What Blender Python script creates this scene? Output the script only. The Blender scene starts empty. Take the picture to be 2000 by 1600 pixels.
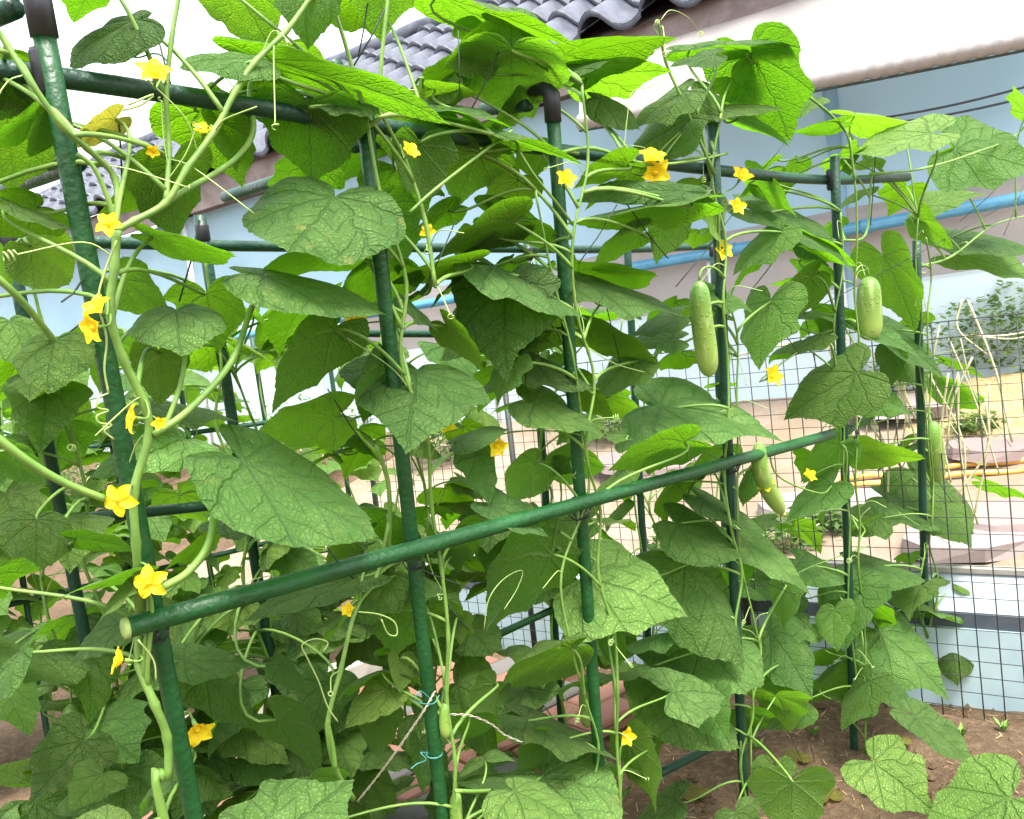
import bpy, math, random
from mathutils import Vector, Matrix, noise
random.seed(11)
SC = bpy.context.scene
COL = SC.collection
V3 = Vector

# ------------------------------------------------------------------ camera
FPX = 1600.0                       # focal length in photograph pixels (2000 wide)
ROLL, PITCH, CAMH = math.atan(.116), math.radians(2.98), 1.10
CAM = V3((0, 0, CAMH))
FW = V3((0, math.cos(PITCH), -math.sin(PITCH)))
_up = V3((0, math.sin(PITCH), math.cos(PITCH)))
CR = math.cos(ROLL) * V3((1, 0, 0)) - math.sin(ROLL) * _up
CU = math.sin(ROLL) * V3((1, 0, 0)) + math.cos(ROLL) * _up
cam = bpy.data.objects.new('camera', bpy.data.cameras.new('camera'))
COL.objects.link(cam)
m = Matrix((CR, CU, -FW)).transposed().to_4x4()
m.translation = CAM
cam.matrix_world = m
cam.data.sensor_width = 36
cam.data.lens = 36 * FPX / 2000
cam.data.clip_start, cam.data.clip_end = .02, 600
SC.camera = cam

# ------------------------------------------------------------------ light
SUN_EL, SUN_AZ = math.radians(64), math.radians(158)      # azimuth from +Y towards +X
sun_dir = V3((math.cos(SUN_EL) * math.sin(SUN_AZ), math.cos(SUN_EL) * math.cos(SUN_AZ), math.sin(SUN_EL)))
sd = bpy.data.lights.new('sun', 'SUN')
sd.energy, sd.angle, sd.color = 3.1, math.radians(28), (1, .97, .92)
sun = bpy.data.objects.new('sun', sd)
sun.rotation_euler = (-sun_dir).to_track_quat('-Z', 'Y').to_euler()
sun.location = (0, 0, 8)
COL.objects.link(sun)
W = bpy.data.worlds.new('World')
SC.world = W
W.use_nodes = True
nt = W.node_tree
sky = nt.nodes.new('ShaderNodeTexSky')
sky.sky_type = 'NISHITA'
sky.sun_disc = False
sky.sun_elevation, sky.sun_rotation = SUN_EL, SUN_AZ
sky.air_density, sky.dust_density, sky.ozone_density = 1.0, 5.0, .6
bg = nt.nodes['Background']
bg.inputs['Strength'].default_value = .15
cloud = nt.nodes.new('ShaderNodeMixRGB')            # thin even cloud over the whole sky
cloud.inputs[0].default_value = .6
cloud.inputs[2].default_value = (6.6, 6.65, 6.8, 1)
nt.links.new(sky.outputs[0], cloud.inputs[1])
nt.links.new(cloud.outputs[0], bg.inputs[0])
vs = SC.view_settings
vs.view_transform, vs.look, vs.gamma, vs.exposure = 'Standard', 'None', 1, 1.72
vs.use_curve_mapping = False

# ------------------------------------------------------------------ helpers
def ray(x, y):
    return (x - 1000) / FPX * CR + (800 - y) / FPX * CU + FW

def unp(x, y, d):
    return CAM + ray(x, y) * d

def vpd(x, y):
    return ray(x, y).normalized()

def onpl(x, y, p0, n):
    k = ray(x, y)
    return CAM + k * ((p0 - CAM).dot(n) / k.dot(n))

def depth(P):
    return (P - CAM).dot(FW)

R = V3((.7637, .6456, 0)).normalized()          # along the trellis rows
VD = V3((-.0354, .1756, -.9838)).normalized()   # down the stakes
PN = R.cross(VD).normalized()
PF = unp(205, 700, .84)                          # a point of the front row
PB = unp(75, 760, 1.28)                          # a point of the back row
FD = V3((-.8213, .5706, 0)).normalized()         # along the wire fence
F0 = V3((1.131, 1.933, 0)) * 1.1
F0.z = 0
FN = V3((FD.y, -FD.x, 0))                        # away from the camera
if FN.y < 0: FN = -FN

def fz(x, y):
    return depth(onpl(x, y, PF, PN))
def bz(x, y):
    return depth(onpl(x, y, PB, PN))

def gz(x, y):
    t = (V3((x, y, 0)) - F0).dot(FN) - .35
    t = max(0, min(1, t / 4.5))
    return .72 * t * t * (3 - 2 * t)

def gpix(x, y):
    k = ray(x, y)
    d = 1.5
    while d < 30:
        p = CAM + k * d
        if p.z <= gz(p.x, p.y): return p
        d += .01
    return p

def ground_hit(x, y):
    k = ray(x, y)
    return CAM + k * (-CAMH / k.z)

def mesh_obj(name, verts, faces, mat=None, parent=None, smooth=True, uv=None):
    me = bpy.data.meshes.new(name)
    me.from_pydata([tuple(v) for v in verts], [], faces)
    if smooth:
        me.polygons.foreach_set('use_smooth', [True] * len(me.polygons))
    if uv:
        l = me.uv_layers.new(name='UVMap')
        for lp in me.loops:
            l.data[lp.index].uv = uv[lp.vertex_index]
    if mat:
        for mm in (mat if isinstance(mat, (list, tuple)) else [mat]):
            me.materials.append(mm)
    me.update()
    return link(name, me, parent)

def link(name, me, parent=None, mw=None):
    o = bpy.data.objects.new(name, me)
    COL.objects.link(o)
    if parent is not None:
        o.parent = parent
        o.matrix_parent_inverse = WM[parent].inverted()
    if mw is not None:
        o.matrix_basis = mw
    WM[o] = mw if mw is not None else Matrix.Identity(4)
    return o
WM = {}                                           # world matrix of every object made here

def thing(name, label, cat, loc=(0, 0, 0), group=None):
    o = bpy.data.objects.new(name, None)
    o.empty_display_size = .05
    COL.objects.link(o)
    o.location = loc
    WM[o] = Matrix.Translation(V3(loc))
    return tag(o, label, cat, group)

def tag(o, label=None, cat=None, group=None, kind=None):
    for k, v in (('label', label), ('category', cat), ('group', group), ('kind', kind)):
        if v: o[k] = v
    return o

class MB:
    def __init__(s): s.v, s.f = [], []
    def add(s, v, f):
        k = len(s.v)
        s.v += [V3(p) for p in v]
        s.f += [[i + k for i in q] for q in f]
    def tube(s, pts, r, n=6, cap=True):
        pts = [V3(p) for p in pts]
        N = len(pts)
        rr = r if isinstance(r, (list, tuple)) else [r] * N
        t0 = (pts[1] - pts[0]).normalized()
        a = t0.orthogonal().normalized()
        vv, ff = [], []
        for i, p in enumerate(pts):
            t = (pts[min(i + 1, N - 1)] - pts[max(i - 1, 0)])
            t = t.normalized() if t.length > 1e-9 else t0
            a = (a - t * a.dot(t))
            a = a.normalized() if a.length > 1e-6 else t.orthogonal().normalized()
            b = t.cross(a)
            for j in range(n):
                w = 2 * math.pi * j / n
                vv.append(p + (a * math.cos(w) + b * math.sin(w)) * rr[i])
        for i in range(N - 1):
            for j in range(n):
                ff.append([i * n + j, i * n + (j + 1) % n, (i + 1) * n + (j + 1) % n, (i + 1) * n + j])
        if cap:
            ff.append(list(range(n))[::-1]); ff.append([(N - 1) * n + j for j in range(n)])
        s.add(vv, ff)
        return s
    def box(s, c, x, y, z):
        """centre and three half-axis vectors"""
        c, x, y, z = map(V3, (c, x, y, z))
        vv = [c + x * i + y * j + z * k for k in (-1, 1) for j in (-1, 1) for i in (-1, 1)]
        s.add(vv, [[0, 2, 3, 1], [4, 5, 7, 6], [0, 1, 5, 4], [2, 6, 7, 3], [0, 4, 6, 2], [1, 3, 7, 5]])
        return s
    def build(s, name, mat, parent=None, smooth=True):
        return mesh_obj(name, s.v, s.f, mat, parent, smooth)

def spline(pts, n=8):
    """Catmull-Rom through the points"""
    P = [V3(p) for p in pts]
    P = [P[0] * 2 - P[1]] + P + [P[-1] * 2 - P[-2]]
    out = []
    for i in range(1, len(P) - 2):
        a, b, c, d = P[i - 1], P[i], P[i + 1], P[i + 2]
        for k in range(n):
            t = k / n
            out.append(.5 * ((2 * b) + (c - a) * t + (2 * a - 5 * b + 4 * c - d) * t * t + (3 * b - a - 3 * c + d) * t ** 3))
    out.append(P[-2])
    return out

def bez(a, b, c, d, n=10):
    return [a * (1 - t) ** 3 + b * 3 * t * (1 - t) ** 2 + c * 3 * t * t * (1 - t) + d * t ** 3 for t in [i / n for i in range(n + 1)]]

# ------------------------------------------------------------------ materials
class NT:
    def __init__(s, name):
        s.m = bpy.data.materials.new(name)
        s.m.use_nodes = True
        s.t = s.m.node_tree
        s.p = s.t.nodes['Principled BSDF']
        s.o = s.t.nodes['Material Output']
    def n(s, typ, **kw):
        d = s.t.nodes.new('ShaderNode' + typ)
        for k, v in kw.items(): setattr(d, k, v)
        return d
    def l(s, a, b):
        s.t.links.new(a, b)
    def put(s, v, sock):
        if hasattr(v, 'links'): s.l(v, sock)
        else: sock.default_value = v
    def math(s, op, a, b=0.0, c=0.0, clamp=False):
        d = s.n('Math', operation=op, use_clamp=clamp)
        s.put(a, d.inputs[0]); s.put(b, d.inputs[1]); s.put(c, d.inputs[2])
        return d.outputs[0]
    def mix(s, f, a, b, mode='MIX'):
        d = s.n('MixRGB', blend_type=mode)
        s.put(f, d.inputs[0])
        s.put(a if hasattr(a, 'links') or len(a) == 4 else (*a, 1), d.inputs[1])
        s.put(b if hasattr(b, 'links') or len(b) == 4 else (*b, 1), d.inputs[2])
        return d.outputs[0]
    def noise(s, scale, detail=4, rough=.6, vec=None, kind='obj'):
        d = s.n('TexNoise')
        d.inputs['Scale'].default_value = scale
        d.inputs['Detail'].default_value = detail
        d.inputs['Roughness'].default_value = rough
        if vec is None:
            vec = s.n('TexCoord').outputs['Object']
        s.l(vec, d.inputs['Vector'])
        return d.outputs[0]
    def ramp(s, v, stops):
        d = s.n('ValToRGB')
        s.l(v, d.inputs[0])
        e = d.color_ramp.elements
        while len(e) < len(stops): e.new(.5)
        for q, (p, c) in zip(e, stops):
            q.position = p
            q.color = (*c, 1) if len(c) == 3 else c
        return d.outputs[0]
    def smooth(s, v, lo, hi, a=0., b=1.):
        d = s.n('MapRange', interpolation_type='SMOOTHSTEP')
        s.put(v, d.inputs[0])
        for i, q in enumerate((lo, hi, a, b)): d.inputs[i + 1].default_value = q
        return d.outputs[0]
    def bump(s, h, strength=.4, dist=.004):
        d = s.n('Bump')
        d.inputs['Strength'].default_value = strength
        d.inputs['Distance'].default_value = dist
        s.l(h, d.inputs['Height'])
        s.l(d.outputs[0], s.p.inputs['Normal'])
        return d.outputs[0]
    def base(s, c, rough=.6, spec=.5):
        s.put(c if hasattr(c, 'links') or len(c) == 4 else (*c, 1), s.p.inputs['Base Color'])
        s.put(rough, s.p.inputs['Roughness'])
        s.p.inputs['Specular IOR Level'].default_value = spec
        return s

def simple(name, c1, c2, rough=.6, scale=8, bump=.2, bdist=.003, spec=.5, bscale=None):
    q = NT(name)
    f = q.noise(scale)
    q.base(q.mix(q.smooth(f, .35, .65), c1, c2), rough, spec)
    if bump: q.bump(q.noise(bscale or scale * 4), bump, bdist)
    return q.m

def leaf_material(name, up1, up2, under, trans, tfac=.42):
    q = NT(name)
    uv = q.n('UVMap').outputs[0]
    nz = q.n('TexNoise'); nz.inputs['Scale'].default_value = 4; nz.inputs['Detail'].default_value = 2
    q.l(uv, nz.inputs['Vector'])
    sep0 = q.n('SeparateXYZ'); q.l(uv, sep0.inputs[0])
    wob = q.math('MULTIPLY', q.math('SUBTRACT', nz.outputs[0], .5), .16)
    u = q.math('ADD', sep0.outputs[0], wob)
    v = q.math('ADD', sep0.outputs[1], wob)
    r = q.math('SQRT', q.math('ADD', q.math('MULTIPLY', u, u), q.math('MULTIPLY', v, v)))
    th = q.math('ARCTAN2', u, v)
    PHI = .74
    nn = q.math('ROUND', q.math('DIVIDE', th, PHI))
    de = q.math('SUBTRACT', th, q.math('MULTIPLY', nn, PHI))
    s_ = q.math('MULTIPLY', r, q.math('COSINE', de))
    t_ = q.math('MULTIPLY', r, q.math('ABSOLUTE', q.math('SINE', de)))
    mv = q.smooth(t_, .004, .02, 1, 0)
    ph = q.math('DIVIDE', q.math('SUBTRACT', s_, q.math('MULTIPLY', t_, .85)), .17)
    fr = q.math('MULTIPLY', q.math('ABSOLUTE', q.math('SUBTRACT', ph, q.math('ROUND', ph))), .17)
    sv = q.math('MULTIPLY', q.smooth(fr, .002, .014, 1, 0), q.smooth(t_, .0, .05))
    vo = q.n('TexVoronoi', feature='DISTANCE_TO_EDGE'); vo.inputs['Scale'].default_value = 26
    vv = q.n('CombineXYZ'); q.l(u, vv.inputs[0]); q.l(v, vv.inputs[1])
    q.l(vv.outputs[0], vo.inputs['Vector'])
    cell = q.smooth(vo.outputs['Distance'], 0, .25)
    vein = q.math('MAXIMUM', mv, q.math('MULTIPLY', sv, .6))
    inf = q.n('ObjectInfo')
    big = q.n('TexNoise'); big.inputs['Scale'].default_value = 3.2; big.inputs['Detail'].default_value = 5
    off = q.n('VectorMath', operation='ADD'); q.l(uv, off.inputs[0])
    cb = q.n('CombineXYZ'); q.l(q.math('MULTIPLY', inf.outputs['Random'], 40), cb.inputs[2]); q.l(cb.outputs[0], off.inputs[1])
    q.l(off.outputs[0], big.inputs['Vector'])
    top = q.mix(q.smooth(big.outputs[0], .3, .7), up1, up2)
    top = q.mix(q.math('MULTIPLY', mv, .34), top, (.035, .09, .02))  # darker veins and net: leaf tone with groove shade put into the colour
    top = q.mix(q.math('MULTIPLY', sv, .35), top, (.03, .085, .025))
    top = q.mix(q.math('MULTIPLY', q.math('SUBTRACT', 1, cell), .38), top, (.02, .06, .012))
    spk = q.noise(150, 2, .5, uv)
    top = q.mix(q.math('MULTIPLY', q.smooth(spk, .62, .72), .28), top, (.30, .36, .18))
    blot = q.math('MULTIPLY', q.smooth(q.noise(6, 4, .6, off.outputs[0]), .58, .72), q.smooth(inf.outputs['Random'], .45, .9, 0, .55))
    top = q.mix(blot, top, (.27, .27, .07))
    und = q.mix(q.math('MULTIPLY', vein, .5), under, (.24, .36, .12))
    back = q.n('NewGeometry').outputs['Backfacing']
    colr = q.mix(back, top, und)
    tint = inf.outputs['Color']
    colr = q.mix(1.0, colr, tint, 'MULTIPLY')
    q.base(colr, q.math('ADD', .58, q.math('MULTIPLY', back, .2)), .22)
    h = q.math('ADD', q.math('MULTIPLY', vein, -1), q.math('MULTIPLY', cell, .28))
    nb = q.bump(h, .75, .006)
    q.p.inputs['Sheen Weight'].default_value = .05
    q.p.inputs['Sheen Roughness'].default_value = .5
    q.p.inputs['Sheen Tint'].default_value = (.8, 1, .75, 1)
    tr = q.n('BsdfTranslucent')
    tc = q.mix(q.math('MULTIPLY', vein, .35), trans, (trans[0] * .55, trans[1] * .6, trans[2]))
    tc = q.mix(q.smooth(big.outputs[0], .35, .7, 0, .35), tc, (trans[0] * .8, trans[1] * .78, trans[2] * .7))
    q.l(q.mix(1.0, tc, tint, 'MULTIPLY'), tr.inputs['Color'])
    q.l(nb, tr.inputs['Normal'])
    ms = q.n('MixShader'); ms.inputs[0].default_value = tfac
    q.l(q.p.outputs[0], ms.inputs[1]); q.l(tr.outputs[0], ms.inputs[2])
    q.l(ms.outputs[0], q.o.inputs[0])
    return q.m

def sheet_material(name, c1, c2, trans, tfac=.4, scale=2, rough=.5, bump=.25, bs=6):
    q = NT(name)
    q.base(q.mix(q.smooth(q.noise(scale, 5), .3, .7), c1, c2), rough, .4)
    q.bump(q.noise(bs, 6), bump, .03)
    tr = q.n('BsdfTranslucent'); tr.inputs[0].default_value = (*trans, 1)
    ms = q.n('MixShader'); ms.inputs[0].default_value = tfac
    q.l(q.p.outputs[0], ms.inputs[1]); q.l(tr.outputs[0], ms.inputs[2]); q.l(ms.outputs[0], q.o.inputs[0])
    return q.m

M = {}
M['leaf'] = leaf_material('cucumber_leaf', (.068, .145, .028), (.118, .215, .050), (.078, .16, .030), (.150, .40, .006), .47)
M['leaf_pale'] = leaf_material('young_leaf', (.120, .225, .046), (.175, .30, .070), (.105, .21, .040), (.165, .42, .010), .45)
M['leaf_old'] = leaf_material('yellowing_leaf', (.15, .20, .04), (.22, .24, .05), (.22, .26, .08), (.45, .45, .04))
M['leaf_far'] = leaf_material('bright_leaf', (.095, .20, .045), (.13, .25, .06), (.11, .22, .045), (.20, .50, .012), .45)
M['stem'] = simple('vine_stem', (.11, .23, .035), (.165, .29, .05), .55, 30, .35, .001)
M['tendril'] = simple('tendril', (.26, .40, .10), (.36, .46, .16), .5, 30, 0)
def stake_mat(name, c1, c2):
    q = NT(name)
    f = q.noise(14, 5)
    c = q.mix(q.smooth(f, .35, .7), c1, c2)
    dust = q.noise(60, 6, .7)
    c = q.mix(q.math('MULTIPLY', q.smooth(dust, .58, .75), .25), c, (.16, .17, .12))
    q.base(c, q.smooth(f, .3, .7, .38, .55), .45)
    q.bump(q.noise(150, 2, .4), .5, .003)
    return q.m
M['stake'] = stake_mat('green_plastic_stake', (.005, .056, .011), (.010, .088, .019))
M['stake_dark'] = stake_mat('dark_green_stake', (.006, .042, .022), (.010, .055, .03))  # darker, bluer green for farther stakes and most rails
M['clip'] = simple('black_clip', (.012, .013, .017), (.02, .02, .025), .45, 40, .1)
M['wire'] = simple('fence_wire', (.018, .026, .020), (.035, .04, .03), .5, 30, 0)
M['cord'] = simple('net_cord', (.02, .035, .025), (.03, .05, .035), .7, 30, 0)
M['twine'] = simple('pale_twine', (.34, .31, .23), (.44, .41, .32), .8, 200, .5, .001)
M['teal'] = simple('teal_twine', (.04, .20, .18), (.06, .26, .23), .6, 200, .3, .001)
def petal_mat():
    q = NT('petal')
    f = q.noise(60, 3)
    q.base(q.mix(q.smooth(f, .3, .7), (.90, .68, .012), (.93, .76, .022)), .5, .3)
    q.bump(q.noise(300), .3, .001)
    tr = q.n('BsdfTranslucent'); tr.inputs[0].default_value = (.95, .6, .02, 1)
    ms = q.n('MixShader'); ms.inputs[0].default_value = .3
    q.l(q.p.outputs[0], ms.inputs[1]); q.l(tr.outputs[0], ms.inputs[2]); q.l(ms.outputs[0], q.o.inputs[0])
    return q.m
M['petal'] = petal_mat()
def cuke_mat():
    q = NT('cucumber_skin')
    g = q.n('TexCoord').outputs['Generated']
    sp = q.n('SeparateXYZ'); q.l(g, sp.inputs[0])
    st = q.noise(5, 3, .5)
    mp = q.n('Mapping'); mp.inputs['Scale'].default_value = (70, 70, 8)
    q.l(q.n('TexCoord').outputs['Object'], mp.inputs[0])
    streak = q.noise(1, 3, .6, mp.outputs[0])
    c = q.mix(sp.outputs[2], (.28, .40, .085), (.10, .23, .03))
    c = q.mix(q.math('MULTIPLY', q.smooth(streak, .5, .72), .6), c, (.42, .52, .18))
    q.base(c, .38, .5)
    vo = q.n('TexVoronoi'); vo.inputs['Scale'].default_value = 95
    q.l(q.n('TexCoord').outputs['Object'], vo.inputs['Vector'])
    q.bump(q.smooth(vo.outputs['Distance'], .0, .35, 1, 0), .4, .002)
    return q.m
M['cuke'] = cuke_mat()
M['dried'] = simple('dried_blossom', (.42, .28, .10), (.55, .40, .16), .8, 80, .3)
def soil_mat():
    q = NT('soil')
    a = q.noise(2.2, 6, .65); b = q.noise(45, 6, .75); c_ = q.noise(160, 3, .7)
    c = q.mix(q.smooth(a, .3, .7), (.085, .054, .032), (.155, .105, .066))
    c = q.mix(q.smooth(b, .45, .72), c, (.24, .16, .10))
    c = q.mix(q.math('MULTIPLY', q.smooth(c_, .62, .72), .6), c, (.38, .30, .19))
    q.base(c, .95, .15)
    q.bump(q.math('ADD', b, q.math('MULTIPLY', c_, .4)), .9, .02)
    return q.m
M['soil'] = soil_mat()
def brick_mat(name, c1, c2):
    q = NT(name)
    inf = q.n('ObjectInfo')
    c = q.mix(inf.outputs['Random'], c1, c2)
    f = q.noise(30, 6, .7)
    c = q.mix(q.smooth(f, .5, .8, 0, .45), c, (.07, .055, .045))
    q.base(c, .9, .2)
    q.bump(q.noise(120, 4, .7), .5, .003)
    return q.m
M['brick_red'] = brick_mat('red_brick', (.22, .10, .07), (.30, .15, .11))
M['brick_grey'] = brick_mat('grey_brick', (.11, .105, .095), (.16, .15, .14))
M['stone'] = brick_mat('pink_granite', (.20, .155, .145), (.29, .255, .245))
M['curb'] = simple('pale_concrete', (.22, .20, .17), (.32, .30, .26), .9, 10, .4, .004)
M['white'] = sheet_material('white_sheet', (.34, .315, .30), (.39, .365, .35), (.38, .35, .335), .35, 1.2)
M['blue'] = sheet_material('pale_blue_sheet', (.34, .55, .68), (.40, .60, .72), (.42, .66, .80), .5, 1.4, .4)
M['cyan'] = sheet_material('ice_blue_sheet', (.66, .80, .85), (.74, .85, .88), (.70, .86, .91), .5, 1.4, .4)
M['pipe'] = simple('blue_pipe', (.06, .23, .37), (.08, .27, .42), .3, 12, .05)
M['tile'] = simple('roof_tile', (.028, .033, .050), (.075, .085, .11), .4, 5, .3, .004)
M['soffit'] = simple('brown_soffit', (.16, .125, .12), (.22, .18, .17), .7, 6, .2)
M['wall'] = simple('white_board', (.74, .74, .73), (.80, .80, .79), .6, 3, .1)
M['panel'] = simple('pale_blue_board', (.34, .46, .52), (.42, .54, .58), .4, 5, .12, .004)
M['panel_grey'] = simple('grey_board', (.26, .31, .35), (.34, .39, .42), .5, 6, .2, .004)
M['band'] = simple('dark_band', (.05, .065, .085), (.08, .095, .115), .5, 8, .2)
M['straw'] = simple('straw', (.36, .25, .11), (.48, .35, .17), .9, 14, 1.0, .03)
M['dry'] = simple('dry_stalk', (.50, .46, .28), (.62, .58, .36), .8, 30, 0)
M['hose'] = simple('orange_hose', (.75, .36, .05), (.82, .45, .10), .4, 20, .1)
M['shrub'] = leaf_material('shrub_leaf', (.06, .11, .03), (.10, .16, .05), (.10, .15, .05), (.22, .42, .05), .35)
M['metal'] = simple('galvanised_pipe', (.55, .57, .58), (.65, .66, .66), .35, 20, .1)

# ------------------------------------------------------------------ the setting: ground, path
def build_ground():
    xs = [-200, -90, -40, -20, -12] + [-8 + .4 * i for i in range(14)] + [-2.4 + .05 * i for i in range(97)] + [2.8 + .4 * i for i in range(14)] + [9, 13, 20, 40, 90, 200]
    ys = [-200, -60, -20, -8, -3, -1] + [-.4 + .2 * i for i in range(6)] + [.8 + .05 * i for i in range(60)] + [3.9 + .35 * i for i in range(22)] + [12, 14, 18, 26, 45, 90, 200]
    v = []
    for y in ys:
        for x in xs:
            z = gz(x, y)
            if abs(x) < 3 and -1 < y < 4:
                z += .018 * noise.noise(V3((x * 4, y * 4, 0))) + .012 * noise.noise(V3((x * 13, y * 13, 3)))
            v.append((x, y, z))
    n = len(xs)
    f = [[j * n + i, j * n + i + 1, (j + 1) * n + i + 1, (j + 1) * n + i] for j in range(len(ys) - 1) for i in range(n - 1)]
    tag(mesh_obj('ground', v, f, M['soil']), kind='structure')
build_ground()

RP = V3((-R.y, R.x, 0))                      # across the rows, away from the camera
BB = V3((PB.x, PB.y, 0)) - VD * 0            # back row, on plan
pb_foot = PB + VD * (PB.z / -VD.z)
pf_foot = PF + VD * (PF.z / -VD.z)

def build_path():
    root = bpy.data.objects.new('brick_path', None)
    COL.objects.link(root); WM[root] = Matrix.Identity(4)
    tag(root, kind='structure')
    bed = MB()
    o = pb_foot + RP * .03
    o.z = .0
    def pt(s, t, z): return V3((0, 0, z)) + o + R * s + RP * t
    bed.add([pt(-1.4, 0, .026), pt(1.5, 0, .026), pt(1.5, .98, .026), pt(-1.4, .98, .026)], [[0, 1, 2, 3]])
    bed.build('sand_bed', M['soil'], root)
    rnd = random.Random(4)
    L, Wd = .115, .23
    k = 0
    mb = MB().box((0, 0, 0), (.108, 0, 0), (0, .052, 0), (0, 0, .02))
    me = {}
    for nm in ('brick_red', 'brick_grey'):
        mm = bpy.data.meshes.new('brick')
        ch = .006
        # a chamfered brick
        X, Y, Z = .108, .051, .022
        vv = [(sx * X, sy * Y, -Z) for sx, sy in ((-1, -1), (1, -1), (1, 1), (-1, 1))]
        vv += [(sx * X, sy * Y, Z - ch) for sx, sy in ((-1, -1), (1, -1), (1, 1), (-1, 1))]
        vv += [(sx * (X - ch), sy * (Y - ch), Z) for sx, sy in ((-1, -1), (1, -1), (1, 1), (-1, 1))]
        ff = [[8, 9, 10, 11]]
        for i in range(4):
            j = (i + 1) % 4
            ff += [[i, j, j + 4, i + 4], [i + 4, j + 4, j + 8, i + 8]]
        mm.from_pydata(vv, [], ff); mm.materials.append(M[nm]); me[nm] = mm
    rot = math.atan2(R.y, R.x)
    for row in range(8):
        t = .06 + row * .113
        for c in range(13):
            s = -1.38 + c * .224 + (row % 2) * .112
            nm = 'brick_red' if rnd.random() < .5 else 'brick_grey'
            b = link('brick', me[nm], root, Matrix.Translation(pt(s, t, .02 + rnd.uniform(-.003, .004))) @ Matrix.Rotation(rot + rnd.uniform(-.012, .012), 4, 'Z') @ Matrix.Rotation(rnd.uniform(-.012, .012), 4, 'X'))
    for c in range(3, 6):                    # pale kerb stones along the far side of the path
        s = -1.2 + c * .52
        q = MB().box((0, 0, 0), (.25, 0, 0), (0, .055, 0), (0, 0, .055)).build('kerb_stone', M['curb'], root, False)
        q.matrix_basis = Matrix.Translation(pt(s, 1.06, .03)) @ Matrix.Rotation(rot + rnd.uniform(-.02, .02), 4, 'Z')
build_path()

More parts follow.
